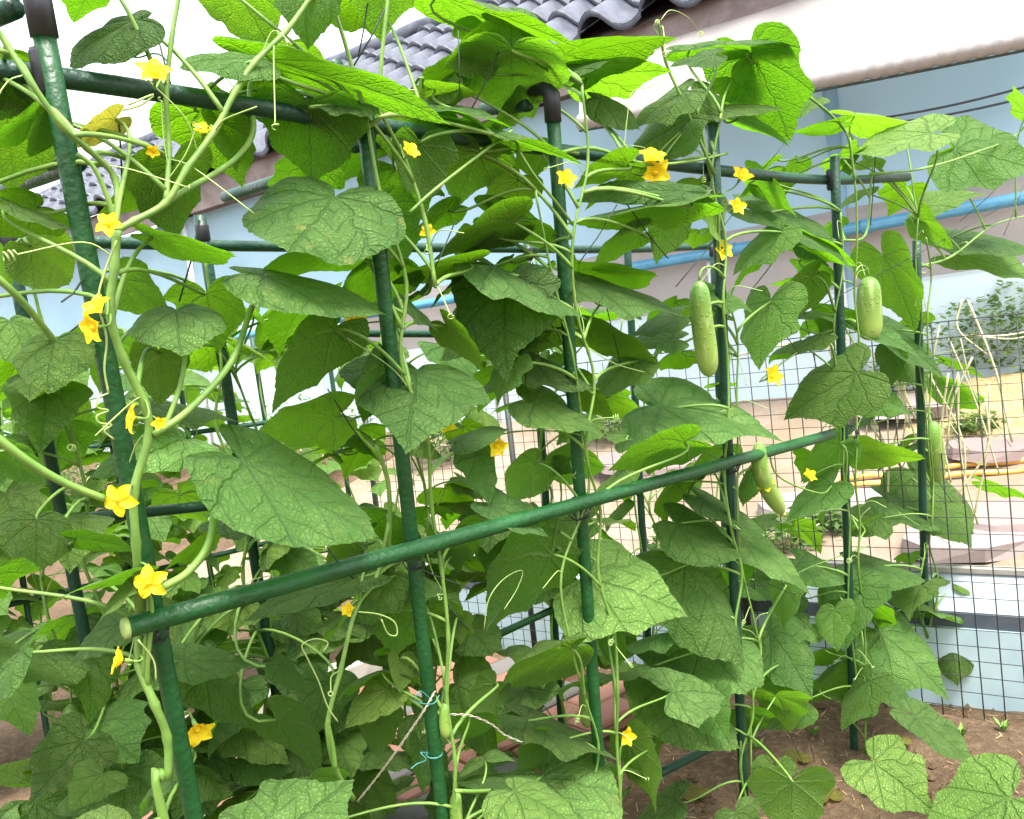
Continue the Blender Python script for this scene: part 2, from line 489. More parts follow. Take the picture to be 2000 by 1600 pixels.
# ------------------------------------------------------------------ the house, awning and sheets behind
HD = V3((-.84, .54, 0)).normalized()                 # along the house, away to the left
HN = V3((-HD.y, HD.x, 0))
if HN.y > 0: HN = -HN                                # out of the house, towards the camera
HE = unp(1700, 0, 5.5)                               # a point under the eave line
def hpl(x, y, out=0.0):
    return onpl(x, y, HE + HN * out, HN)
def build_house():
    root = thing('tiled_house', 'low house with dark glazed wavy roof tiles and brown eaves behind the vines', 'house', (HE.x, HE.y, gz(HE.x, HE.y)))
    e1, e2 = hpl(1555, 0), hpl(1000, 170)
    ez = (e1.z + e2.z) / 2
    def at(s, out, z): return V3((HE.x, HE.y, 0)) + HD * s + HN * out + V3((0, 0, z))
    S0, S1 = -2.5, 13.5
    wl = MB()
    wl.add([at(S0, -5.5, .2), at(S1, -5.5, .2), at(S1, -5.5, 1.2), at(S0, -5.5, 1.2)], [[0, 1, 2, 3]])
    wl.build('wall', M['wall'], root, False)
    MB().box((at((S0 + S1) / 2, -.21, ez - .03)), HD * ((S1 - S0) / 2), HN * .19, V3((0, 0, .012))).build('soffit', M['soffit'], root, False)
    MB().box((at((S0 + S1) / 2, 0.0, ez - .01)), HD * ((S1 - S0) / 2), HN * .012, V3((0, 0, .17))).build('fascia', M['soffit'], root, False)
    for k in range(7):
        MB().tube([at(S0 + .2 + k * 2.5, -.3, .3), at(S0 + .2 + k * 2.5, -.3, ez)], .05, 8).build('post', M['soffit'], root)
    pitch = math.radians(33)
    up = (-HN * math.cos(pitch) + V3((0, 0, math.sin(pitch)))).normalized()
    nrm = HD.cross(up).normalized()
    if nrm.z < 0: nrm = -nrm
    o = at(0, .08, ez + .17)
    rl = 3.6
    roof = MB()
    a = [o + HD * S0 - nrm * .03, o + HD * S1 - nrm * .03, o + HD * S1 + up * rl - nrm * .03, o + HD * S0 + up * rl - nrm * .03]
    back = -HN * 2.3 - V3((0, 0, 1.5))
    roof.add(a + [a[3] + back, a[2] + back], [[0, 1, 2, 3], [3, 2, 5, 4]])
    rf = roof.build('roof', M['soffit'], root, False)
    # one glazed wavy tile: a raised roll and a trough, thick front lip
    pw, pl, nx = .52, .56, 14
    vv, ff = [], []
    for k, yy in enumerate((0, .06, .5, 1.0)):
        for i in range(nx + 1):
            t = i / nx
            z = .13 * math.sin(math.pi * min(1, t / .52)) ** .8 if t < .52 else -.05 * math.sin(math.pi * (t - .52) / .48)
            z += .045 * (1 - yy) + (.012 if k == 0 else 0)
            vv.append(((t - .5) * pw * 1.02, yy * pl * 1.12, z))
    for i in range(nx + 1):                     # the front lip
        x, y, z = vv[i]
        vv.append((x, y, z - .05))
    m1 = nx + 1
    for k in range(3):
        for i in range(nx): ff.append([k * m1 + i, k * m1 + i + 1, (k + 1) * m1 + i + 1, (k + 1) * m1 + i])
    for i in range(nx): ff.append([4 * m1 + i, 4 * m1 + i + 1, i + 1, i])
    me = bpy.data.meshes.new('tile'); me.from_pydata(vv, [], ff)
    me.polygons.foreach_set('use_smooth', [True] * len(me.polygons)); me.materials.append(M['tile'])
    rnd = random.Random(2)
    base = Matrix((HD if HD.cross(up).dot(nrm) > 0 else -HD, up, nrm)).transposed().to_4x4()
    for row in range(7):
        for c in range(31):
            p = o + HD * (S0 + .17 + c * pw) + up * (row * pl - .05) + nrm * .02
            mw = Matrix.Translation(p) @ base @ Matrix.Rotation(rnd.uniform(-.012, .012), 4, 'Z')
            link('tile', me, rf, mw)
    pts = [o + HD * S0 + up * (rl + .02) + nrm * .12, o + HD * S1 + up * (rl + .02) + nrm * .12]
    MB().tube([pts[0].lerp(pts[1], i / 40) + V3((0, 0, .015 * (i % 2))) for i in range(41)], .13, 10).build('ridge_cap', M['tile'], rf)

    # the white awning under the eave, its lower edge rolled up
    aw = thing('white_awning', 'white cloth awning under the eave with its lower edge rolled up', 'awning', at(1, .1, ez - .2))
    dr, dl = 4.35, 5.8
    A, B = unp(2120, 53, dr), unp(1130, 240, dl)
    ns, nt_ = 40, 10
    T0, T1 = hpl(2150, -182, .03), hpl(1130, 130, .03)
    vv, ff = [], []
    for j in range(nt_ + 1):
        t = j / nt_
        for i in range(ns + 1):
            s = i / ns
            p = T0.lerp(T1, s).lerp(A.lerp(B, s), t)
            p.z += -.05 * math.sin(math.pi * t) + .012 * noise.noise(V3((s * 16, t * 3, 0))) * t + .02 * noise.noise(V3((s * 4, t * 2, 4)))
            vv.append(p)
    for j in range(nt_):
        for i in range(ns): ff.append([j * (ns + 1) + i, j * (ns + 1) + i + 1, (j + 1) * (ns + 1) + i + 1, (j + 1) * (ns + 1) + i])
    mesh_obj('cloth', vv, ff, M['white'], aw)
    rp, rr = [], []
    for i in range(121):
        s = i / 120
        p = A.lerp(B, s); p.z += -.02 * math.sin(math.pi * s)
        rp.append(p); rr.append(.05 + .006 * math.sin(i * 1.7) + .008 * noise.noise(V3((i * .35, 0, 0))))
    MB().tube(rp, rr, 14).build('rolled_edge', M['white'], aw)
    MB().tube([p - V3((0, 0, .058)) for p in rp[::2]], .008, 5).build('edge_cord', M['cord'], aw)

    # sheets hung on a line in front of the wall
    def hang(name, label, cat, s0, s1, z0, z1, out, mat, amp=.02, fr=7):
        nx_, nz_ = int(max(10, (s1 - s0) * 14)), 10
        vv, ff = [], []
        for j in range(nz_ + 1):
            for i in range(nx_ + 1):
                s = s0 + (s1 - s0) * i / nx_
                z = z0 + (z1 - z0) * j / nz_
                p = at(s, out, z)
                p += HN * (amp * math.sin(s * fr + .6 * math.sin(z * 2)) + .02 * noise.noise(V3((s * 3, z * 2, out))))
                vv.append(p)
        for j in range(nz_):
            for i in range(nx_): ff.append([j * (nx_ + 1) + i, j * (nx_ + 1) + i + 1, (j + 1) * (nx_ + 1) + i + 1, (j + 1) * (nx_ + 1) + i])
        return tag(mesh_obj(name, vv, ff, mat), label, cat)
    pz = hpl(1700, 440, 0).z
    hang('blue_tarpaulin', 'pale blue tarpaulin hung under the white rolled awning', 'tarpaulin', -2.4, 13.2, pz + .12, ez - .16, -.16, M['blue'], .012, 5)
    hang('white_sheet', 'white plastic sheet hung behind the blue pipe', 'sheet', -2.4, 5.2, pz - .42, pz + .16, -.13, M['white'], .01, 6)
    hang('ice_blue_sheet', 'ice blue plastic sheet hanging to the ground below the blue pipe', 'sheet', -2.4, 6.4, .3, pz - .40, -.10, M['cyan'], .02, 4)
    hang('clear_sheet', 'large pale sheet covering the far end of the house wall', 'sheet', 5.3, 13.2, .3, pz + .18, -.10, M['cyan'], .03, 3)
    # blue pipe
    pr = thing('blue_pipe', 'bright blue water pipe running level in front of the pale sheets', 'pipe', at(0, -.1, pz))
    MB().tube([at(-2.6, 0, pz), at(13, 0, pz)], .042, 14).build('pipe', M['pipe'], pr)
    for s in (.15, 1.1, 3.2, 5.4, 8.0):
        MB().tube([at(s - .035, 0, pz), at(s + .035, 0, pz)], .051, 14).build('coupling', M['pipe'], pr)
        MB().tube([at(s + .2, -.05, pz), at(s + .2, -.05, gz(*at(s, -.05, 0).xy) - .05)], .02, 8).build('support', M['metal'], pr)
    # posts carrying the awning
    for i, (x, y) in enumerate(((1620, 170), (372, 520))):
        p = hpl(x, y, -.15)
        tag(MB().tube([V3((p.x, p.y, gz(p.x, p.y) - .1)), V3((p.x, p.y, ez - .1))], .035 if i else .05, 12).build('awning_post', M['metal' if i else 'blue']),
            ['slim blue post showing through the tarpaulin under the rolled awning', 'pale galvanised post standing in front of the far sheet'][i], 'post', 'posts under the awning')
    for i, (a, b) in enumerate((((1790, 205), (2080, 145)), ((1800, 218), (2080, 168)))):
        p, q = hpl(*a, .0), hpl(*b, .0)
        d = (q - p)
        pts = [p - d * .8 + d * 1.9 * k / 14 - V3((0, 0, .05 * math.sin(math.pi * k / 14))) for k in range(15)]
        tag(MB().tube(pts, .008, 5).build('cable', M['band']), ['upper of two dark cables sagging across the blue tarpaulin', 'lower of two dark cables sagging across the blue tarpaulin'][i], 'cable', 'cables across the tarpaulin')
    return ez
EZ = build_house()

# ------------------------------------------------------------------ wire fence at the row ends
def build_fence():
    FZ = CAMH - .005
    root = thing('wire_fence', 'dark welded wire fence of small oblong meshes at the end of the rows', 'fence', tuple(F0))
    S0, S1 = -.62, 2.3
    n = int((S1 - S0) / .05)
    rnd = random.Random(8)
    tmp = MB().tube([(0, 0, 0), (0, 0, FZ * .5), (0, 0, FZ)], .0017, 4)
    me = None
    for i in range(n + 1):
        s = S0 + i * .05
        p = F0 + FD * s
        if me is None:
            o = MB().tube([(0, 0, -.02), (.0, 0, FZ * .33), (.0, .001, FZ * .66), (0, 0, FZ)], .0017, 4).build('upright_wire', M['wire'], root)
            me = o.data
        else:
            o = link('upright_wire', me, root)
        tilt = Matrix.Rotation(rnd.gauss(0, .004), 4, 'Y')
        o.matrix_basis = Matrix.Translation(V3((p.x, p.y, rnd.uniform(-.02, 0)))) @ tilt
    for k in range(25):
        z = .03 + k * .044
        if z > FZ: break
        pts = [F0 + FD * (S0 + (S1 - S0) * i / 16) + V3((0, 0, z + .004 * noise.noise(V3((i * .6, k * 3.1, 0))))) - FN * .003 for i in range(17)]
        MB().tube(pts, .0013 if k < 23 else .002, 4).build('line_wire', M['wire'], root)
    for s in (.72, 1.55, 2.28):
        p = F0 + FD * s + FN * .02
        MB().tube([p - V3((0, 0, .2)), p + V3((0, 0, FZ + .03))], .011, 8).build('post', M['wire'], root)
    # low pale blue board wall right behind it
    w = thing('board_wall', 'low pale blue board wall with a dark band standing behind the wire fence', 'wall', tuple(F0 + FN * .1))
    c = F0 + FD * .55
    def brd(nm, z0, z1, o0, o1, th, mat):
        z = V3((0, 0, (z1 - z0) / 2)) + FN * ((o1 - o0) / 2)
        MB().box(c + FN * ((o0 + o1) / 2) + V3((0, 0, (z0 + z1) / 2)), FD * 1.6, FN * th, z).build(nm, mat, w, False)
    brd('lower_board', -.02, .222, .09, .09, .012, M['panel'])
    brd('dark_band', .224, .262, .10, .10, .012, M['band'])
    brd('upper_board', .264, .352, .11, .20, .010, M['panel_grey'])
    brd('cap_board', .354, .368, .2, .2, .02, M['curb'])
build_fence()

def build_yard():
    q = NT('pale_gravel')
    a = q.noise(1.6, 5); b = q.noise(30, 6, .75)
    c = q.mix(q.smooth(a, .35, .65), (.22, .17, .115), (.29, .23, .18))
    c = q.mix(q.smooth(b, .5, .75), c, (.24, .18, .12))
    q.base(c, .95, .2); q.bump(b, .8, .02)
    vv, ff, n, m_ = [], [], 40, 26
    for j in range(m_ + 1):
        for i in range(n + 1):
            p = F0 + FD * (-2.4 + 7.2 * i / n) + FN * (.42 + 3.4 * j / m_ + .12 * noise.noise(V3((i * .4, j * .1, 1))) * (j in (0, m_)))
            vv.append((p.x, p.y, gz(p.x, p.y) + .012))
    for j in range(m_):
        for i in range(n): ff.append([j * (n + 1) + i, j * (n + 1) + i + 1, (j + 1) * (n + 1) + i + 1, (j + 1) * (n + 1) + i])
    tag(mesh_obj('gravel_yard', vv, ff, q.m), kind='structure')
build_yard()

# ------------------------------------------------------------------ leaves
CTRL = {
    'heart': [(0.0, -.02), (.10, -.13), (.30, -.235), (.55, -.25), (.80, -.14), (.96, .05), (1.0, .24), (.92, .44), (.76, .62), (.52, .79), (.25, .92), (0, 1.0)],
    'angle': [(0.0, -.02), (.09, -.12), (.28, -.225), (.55, -.27), (.84, -.17), (1.0, .02), (.99, .17), (.83, .31), (.73, .44), (.70, .56), (.50, .70), (.23, .86), (0, 1.02)],
    'lobed': [(0.0, -.02), (.12, -.14), (.34, -.26), (.62, -.26), (.86, -.12), (.94, .06), (.82, .20), (.80, .30), (.86, .46), (.68, .60), (.44, .70), (.22, .86), (0, 1.05)],
}
def outline(kind, rnd, nb=64):
    def side(jit):
        P = [V3((u * (1 + jit * rnd.uniform(-1, 1)), v + jit * .5 * rnd.uniform(-1, 1), 0)) for u, v in CTRL[kind]]
        P[0] = V3((0, -.02, 0)); P[-1] = V3((0, CTRL[kind][-1][1], 0))
        sp = spline(P, 12)
        # even spacing
        L = [0]
        for a, b in zip(sp, sp[1:]): L.append(L[-1] + (b - a).length)
        out, k = [], 0
        for i in range(nb + 1):
            d = L[-1] * i / nb
            while k < len(L) - 2 and L[k + 1] < d: k += 1
            t = (d - L[k]) / max(1e-9, L[k + 1] - L[k])
            out.append(sp[k].lerp(sp[k + 1], t))
        return out
    a, b = side(.05), side(.05)
    pts = a + [V3((-p.x, p.y, 0)) for p in reversed(b[1:-1])]
    res = []
    sd_ = rnd.uniform(0, 90)
    for i, p in enumerate(pts):
        tooth = .034 * abs(((i * .31) % 1) - .35) + .014 * noise.noise(V3((i * .33, 7, rnd.random() * .1))) + .05 * noise.noise(V3((i * .11, sd_, 3)))
        res.append(p * (1 + tooth))
    return res

KW = .62
def leaf_mesh(kind, seed, cup=.25, droop=.25, fold=.0, ruffle=.03, pucker=.014, nb=64, rings=9, mat='leaf', twist=0.0):
    rnd = random.Random(seed)
    out = outline(kind, rnd, nb)
    ph = [rnd.uniform(0, 6.3) for _ in range(4)]
    vv, uv, ff = [], [], []
    edge = rnd.uniform(-.09, .06)
    def shape(u, v, s=0):
        x = u * KW
        r = math.hypot(x, v)
        th = math.atan2(x, v)
        z = -cup * x * x * 1.6 + fold * abs(x)
        z -= droop * max(0, v) ** 2 * .8
        z -= droop * .6 * max(0, -v) ** 1.5
        z += ruffle * (r ** 2) * (math.sin(3 * th + ph[0]) + .6 * math.sin(7 * th + ph[1]) + .5 * math.sin(2 * th + ph[2]))
        d = th / .74; d = abs(d - round(d))
        z += pucker * min(1, r * 2.2) * math.sin(math.pi * d) + .006 * noise.noise(V3((x * 9, v * 9, seed * 3.1)))
        z += twist * x * v + edge * max(0, (s - .62) / .38) ** 2
        return z
    vv.append((0, 0, shape(0, 0))); uv.append((0, 0))
    n = len(out)
    for k in range(1, rings + 1):
        s = (k / rings) ** .85
        for p in out:
            u, v = p.x * s, p.y * s
            vv.append((u, v, shape(u, v, k / rings))); uv.append((u * KW, v))
    for i in range(n): ff.append([0, 1 + (i + 1) % n, 1 + i])
    for k in range(rings - 1):
        for i in range(n):
            a = 1 + k * n + i; b = 1 + k * n + (i + 1) % n
            ff.append([a, b, b + n, a + n])
    # faces wind so that +Z is the upper side of the leaf
    me = bpy.data.meshes.new('leaf')
    me.from_pydata(vv, [], ff)
    me.update()
    if me.polygons[0].normal.z < 0: me.flip_normals()
    me.polygons.foreach_set('use_smooth', [True] * len(me.polygons))
    l = me.uv_layers.new(name='UVMap')
    for lp in me.loops: l.data[lp.index].uv = uv[lp.vertex_index]
    me.materials.append(M[mat])
    return me

LM = {}
def leaf_set(mat, nb=64, rings=9):
    kinds = ['angle', 'heart', 'angle', 'lobed', 'angle', 'heart', 'angle', 'angle', 'lobed', 'angle']
    res = []
    for i, k in enumerate(kinds):
        rr = random.Random(100 + i)
        res.append(leaf_mesh(k, i + 1, rr.uniform(.05, .42), rr.uniform(.02, .38), rr.uniform(-.12, .18), rr.uniform(.03, .10), .02, nb, rings, mat, rr.uniform(-.15, .15)))
    return res
for q in ('leaf', 'leaf_pale'): LM[q] = leaf_set(q)
LM['leaf_old'] = leaf_set('leaf_old', 40, 6)[:3]
LM['leaf_far'] = leaf_set('leaf_far', 30, 5)

def solve_leaf(bx, by, tx, ty, sx, sy, D, face, flip=False, k=KW):
    """Pose of a flat leaf from where its attachment, tip and half width show; the upper side looks as much upwards as it can."""
    rh = ray((bx + tx) / 2, (by + ty) / 2).normalized()
    e1 = (CR - rh * CR.dot(rh)).normalized(); e2 = e1.cross(rh)
    if e2.dot(CU) < 0: e2 = -e2
    q = D / FPX
    w = (CR * (tx - bx) - CU * (ty - by)) * q; c, d = w.dot(e1), w.dot(e2)
    w = (CR * sx - CU * sy) * q; a, b = w.dot(e1), w.dot(e2)
    p = a * c + b * d
    g = k * k * (c * c + d * d) - (a * a + b * b)
    Y2 = (-g + math.sqrt(g * g + 4 * k * k * p * p)) / (2 * k * k)
    y = math.sqrt(max(0, Y2))
    if y > 1e-6 and abs(p) > 1e-9: s = -p / y
    else:
        s = math.sqrt(max(0, g)); 
        if g < 0: y = math.sqrt(-g) / k
    best = None
    for sg in (1, -1):
        Yv = e1 * c + e2 * d + rh * (y * sg)
        Sv = e1 * a + e2 * b + rh * (s * sg)
        N = Sv.cross(Yv)
        tocam = -rh.dot(N)
        if (tocam < 0) == (face == 't'):
            Sv, N = -Sv, -N
        N.normalize()
        if best is None or (N.z > best[2].z) != flip: best = (Sv, Yv, N)
    Sv, Yv, N = best
    lim = .30
    if Yv.length > lim: pass
    return unp((bx + tx) / 2, (by + ty) / 2, D) - Yv / 2, Sv, Yv, N

def leaf_matrix(P, S, Y, N, zf=1.0):
    m = Matrix((S, Y, N * Y.length * zf)).transposed().to_4x4()
    m.translation = P
    return m

def tint(o, rnd, t=''):
    a = rnd.uniform(.78, 1.2)
    w = rnd.uniform(-.08, .08)
    if t == 'd': a *= .84
    if t == 'y': a *= 1.06; w += .1
    o.color = (a * (1 + w), a, a * (1 - w), 1)

# ------------------------------------------------------------------ cucumber plants
class Plant:
    def __init__(s, foot, label, group):
        s.root = thing('cucumber_plant', label, 'cucumber plant', (foot.x, foot.y, foot.z), group)
        s.nodes = []
        s.rnd = random.Random(len(WM))
    def stem(s, pts, r0=.0042, r1=.0028, n=6, name='stem', sub=5):
        sp = spline(pts, sub)
        rr = [r0 + (r1 - r0) * i / (len(sp) - 1) for i in range(len(sp))]
        for k in range(0, len(rr), sub): rr[k] *= 1.25
        o = MB().tube(sp, rr, 7).build(name, M['stem'], s.root)
        s.nodes += sp
        return o
    def petiole(s, leaf, P, Y, N, r=.0026, start=None, lim=.3):
        if start is None:
            if not s.nodes: return
            want = .12
            start = min(s.nodes, key=lambda q: abs((q - P).length - want) + (.25 if q.z > P.z + .02 else 0) + max(0, (q - P).length - .2) * 2)
        L = (P - start).length
        if L > .55: return
        y = Y.normalized()
        out = (P - start).normalized()
        c1 = start + (out + V3((0, 0, .45))).normalized() * L * .38
        c2 = P - y * L * .16 - N * L * .22
        pts = bez(start, c1, c2, P - N * .001, 10)
        rr = [r * (1.15 - .4 * i / 10) for i in range(11)]
        MB().tube(pts, rr, 6).build('petiole', M['stem'], leaf)
    def leaf(s, P, S, Y, N, mat='leaf', var=None, t='', pet=True, r=.0026, zf=1.0):
        pool = LM[mat]
        me = pool[s.rnd.randrange(len(pool)) if var is None else var % len(pool)]
        o = link('leaf', me, s.root, leaf_matrix(P, S, Y, N, zf))
        tint(o, s.rnd, t)
        if pet: s.petiole(o, P, Y, N, r)
        return o
    def rleaf(s, P, out, size, mat='leaf', t='', pet=True, tiltmin=.05, tiltmax=.8):
        """a leaf at P leaning out along the direction out"""
        rnd = s.rnd
        out = V3((out.x, out.y, 0)).normalized()
        out = Matrix.Rotation(rnd.uniform(-.6, .6), 3, 'Z') @ out
        a = rnd.uniform(tiltmin, tiltmax)
        Y = (out * math.cos(a) - V3((0, 0, math.sin(a))))
        N = (V3((0, 0, math.cos(a))) + out * math.sin(a))
        roll = rnd.gauss(0, .35)
        N = Matrix.Rotation(roll, 3, Y) @ N
        S = Y.cross(N).normalized()
        return s.leaf(P, S * size * KW * rnd.uniform(.9, 1.12), Y.normalized() * size, N, mat, None, t, pet, .0022)
    def tendril(s, pts, r=.0009, coil=0, cr=.008, pitch=.005):
        pts = [V3(p) for p in pts]
        sp = spline(pts, 5)
        if coil:
            d = (sp[-1] - sp[-2]).normalized()
            a = d.orthogonal().normalized(); b = d.cross(a)
            p0 = sp[-1]
            ph0 = s.rnd.uniform(0, 6)
            n = int(coil * 9)
            for i in range(1, n):
                w = i / 9 * 2 * math.pi + ph0
                rad = cr * (1 - .35 * i / n) * min(1, i / 6)
                sp.append(p0 + d * (i / 9 * pitch) + (a * math.cos(w) + b * math.sin(w)) * rad)
        MB().tube(sp, r, 4).build('tendril', M['tendril'], s.root)
    def flower(s, P, facing, size=.028, openness=1.0, stem=None):
        o = link('flower', flower_mesh(openness), s.root, flower_matrix(P, facing, size, s.rnd.uniform(0, 6.3)))
        mb = MB()
        f = facing.normalized()
        c = P - f * size * .25
        mb.tube([c - f * size * .55, c - f * size * .3, c], [size * .05, size * .11, size * .13], 7)
        q = mb.build('calyx', M['stem'], o)
        st = stem
        if st is None and s.nodes:
            st = min(s.nodes, key=lambda q: (q - P).length)
        if st is not None and (st - P).length < .3:
            a = c - f * size * .5
            L = (st - a).length
            MB().tube(bez(st, st.lerp(a, .3) + V3((0, 0, .02)), a - f * L * .35, a, 8), size * .045 + .0004, 5).build('flower_stalk', M['stem'], o)
        return o
    def cucumber(s, pts, r, blossom=True):
        sp = spline(pts, 12)
        n = len(sp)
        rr = []
        for i in range(n):
            t = i / (n - 1)
            q = math.sqrt(max(0, 1 - abs(2 * t - 1) ** 4.5)) * (.84 + .16 * t)
            rr.append(max(r * .08, r * q))
        o = MB().tube(sp, rr, 16).build('cucumber', M['cuke'], s.root)
        top = sp[0]
        if s.nodes:
            st = min(s.nodes, key=lambda q: (q - top).length + (.1 if q.z < top.z else 0))
            if (st - top).length < .3:
                MB().tube(bez(st, st.lerp(top, .3) + V3((0, 0, .03)), top + V3((0, 0, .03)), top, 8), .0022, 6).build('fruit_stalk', M['stem'], o)
        if blossom:
            e = sp[-1]; d = (sp[-1] - sp[-3]).normalized()
            mb = MB()
            for k in range(5):
                a = d.orthogonal().normalized(); a = Matrix.Rotation(k * 1.257, 3, d) @ a
                mb.tube([e - d * r * .1, e + d * r * .35 + a * r * .2, e + d * r * .7 + a * r * (.5 if k % 2 else .15)], [r * .13, r * .16, r * .03], 4)
            mb.build('withered_blossom', M['dried'], o)
        return o

FM = {}
def flower_mesh(openness):
    k = round(openness, 1)
    if k in FM: return FM[k]
    rnd = random.Random(int(k * 10))
    vv, ff = [], []
    nx, ny = 6, 7
    for p in range(5):
        w0 = p * 2 * math.pi / 5 + rnd.uniform(-.08, .08)
        wd = rnd.uniform(.9, 1.1); ln = rnd.uniform(.92, 1.1); cl = rnd.uniform(-.12, .12)
        b = len(vv)
        for j in range(ny + 1):
            t = j / ny
            half = .30 * wd * (min(1, .45 + t * 1.6) if t < .5 else 1.12 * max(0, (1 - t)) ** .65 * 1.35)
            half = min(half * 1.2, .40)
            for i in range(nx + 1):
                s = (i / nx * 2 - 1)
                rr = .12 + .88 * t * ln
                el = (1 - k) * 1.15 * min(1, t * 2) + .25 * (1 - t) - .25 * k * t * t + cl * t
                x = rr * math.cos(el); z = rr * math.sin(el) * .9 - .15
                y = s * half
                z += .10 * s * s * (1 - .5 * t) - .04 * (1 - abs(s)) + .03 * math.sin(9 * t + p)
                vv.append((x * math.cos(w0) - y * math.sin(w0), x * math.sin(w0) + y * math.cos(w0), z))
        for j in range(ny):
            for i in range(nx):
                a = b + j * (nx + 1) + i
                ff.append([a, a + 1, a + nx + 2, a + nx + 1])
    b = len(vv)                                 # the centre
    for j in range(4):
        for i in range(8):
            r = (.17, .15, .10, .02)[j]
            vv.append((r * math.cos(i * .785), r * math.sin(i * .785), (-.1, .04, .13, .16)[j]))
    for j in range(3):
        for i in range(8):
            ff.append([b + j * 8 + i, b + j * 8 + (i + 1) % 8, b + (j + 1) * 8 + (i + 1) % 8, b + (j + 1) * 8 + i])
    me = bpy.data.meshes.new('flower'); me.from_pydata(vv, [], ff)
    me.polygons.foreach_set('use_smooth', [True] * len(me.polygons)); me.materials.append(M['petal'])
    FM[k] = me
    return me
def flower_matrix(P, f, size, rot):
    f = f.normalized()
    a = f.orthogonal().normalized(); b = f.cross(a)
    m = Matrix((a * size, b * size, f * size)).transposed().to_4x4()
    m = m @ Matrix.Rotation(rot, 4, 'Z')
    m.translation = P
    return m

# ------------------------------------------------------------------ trellises
FPOLE = [((75, 10), (380, 1600)), ((710, 215), (865, 1600)), ((1078, 200), (1165, 1420)), ((1392, 240), (1455, 1590)), ((1630, 305), (1668, 1450)), ((1790, 470), (1812, 1395))]
BPOLE = [((10, 430), (195, 1400)), ((390, 420), (545, 1390)), ((752, 440), (835, 1390)), ((1030, 470), (1095, 1390)), ((1222, 425), (1268, 1290)), ((1392, 470), (1425, 1290))]
def pole_ends(a, b, P0):
    A, B = onpl(*a, P0, PN), onpl(*b, P0, PN)
    d = (B - A).normalized()
    return A, A + d * ((A.z + .12) / -d.z)
FP = [pole_ends(a, b, PF) for a, b in FPOLE]
BP = [pole_ends(a, b, PB) for a, b in BPOLE]
def rod(A, B, r, n=14):
    k = 12
    return MB().tube([A.lerp(B, i / k) for i in range(k + 1)], r, n)
def clip_at(P, d, root, r=.0155, L=.028):
    MB().tube([P - d * L, P - d * L * .8, P + d * L * .8, P + d * L], [r * .85, r, r, r * .85], 10).build('clip', M['clip'], root)
CN = -PN if PN.dot(CAM - PF) < 0 else PN      # out of the front row, towards the camera
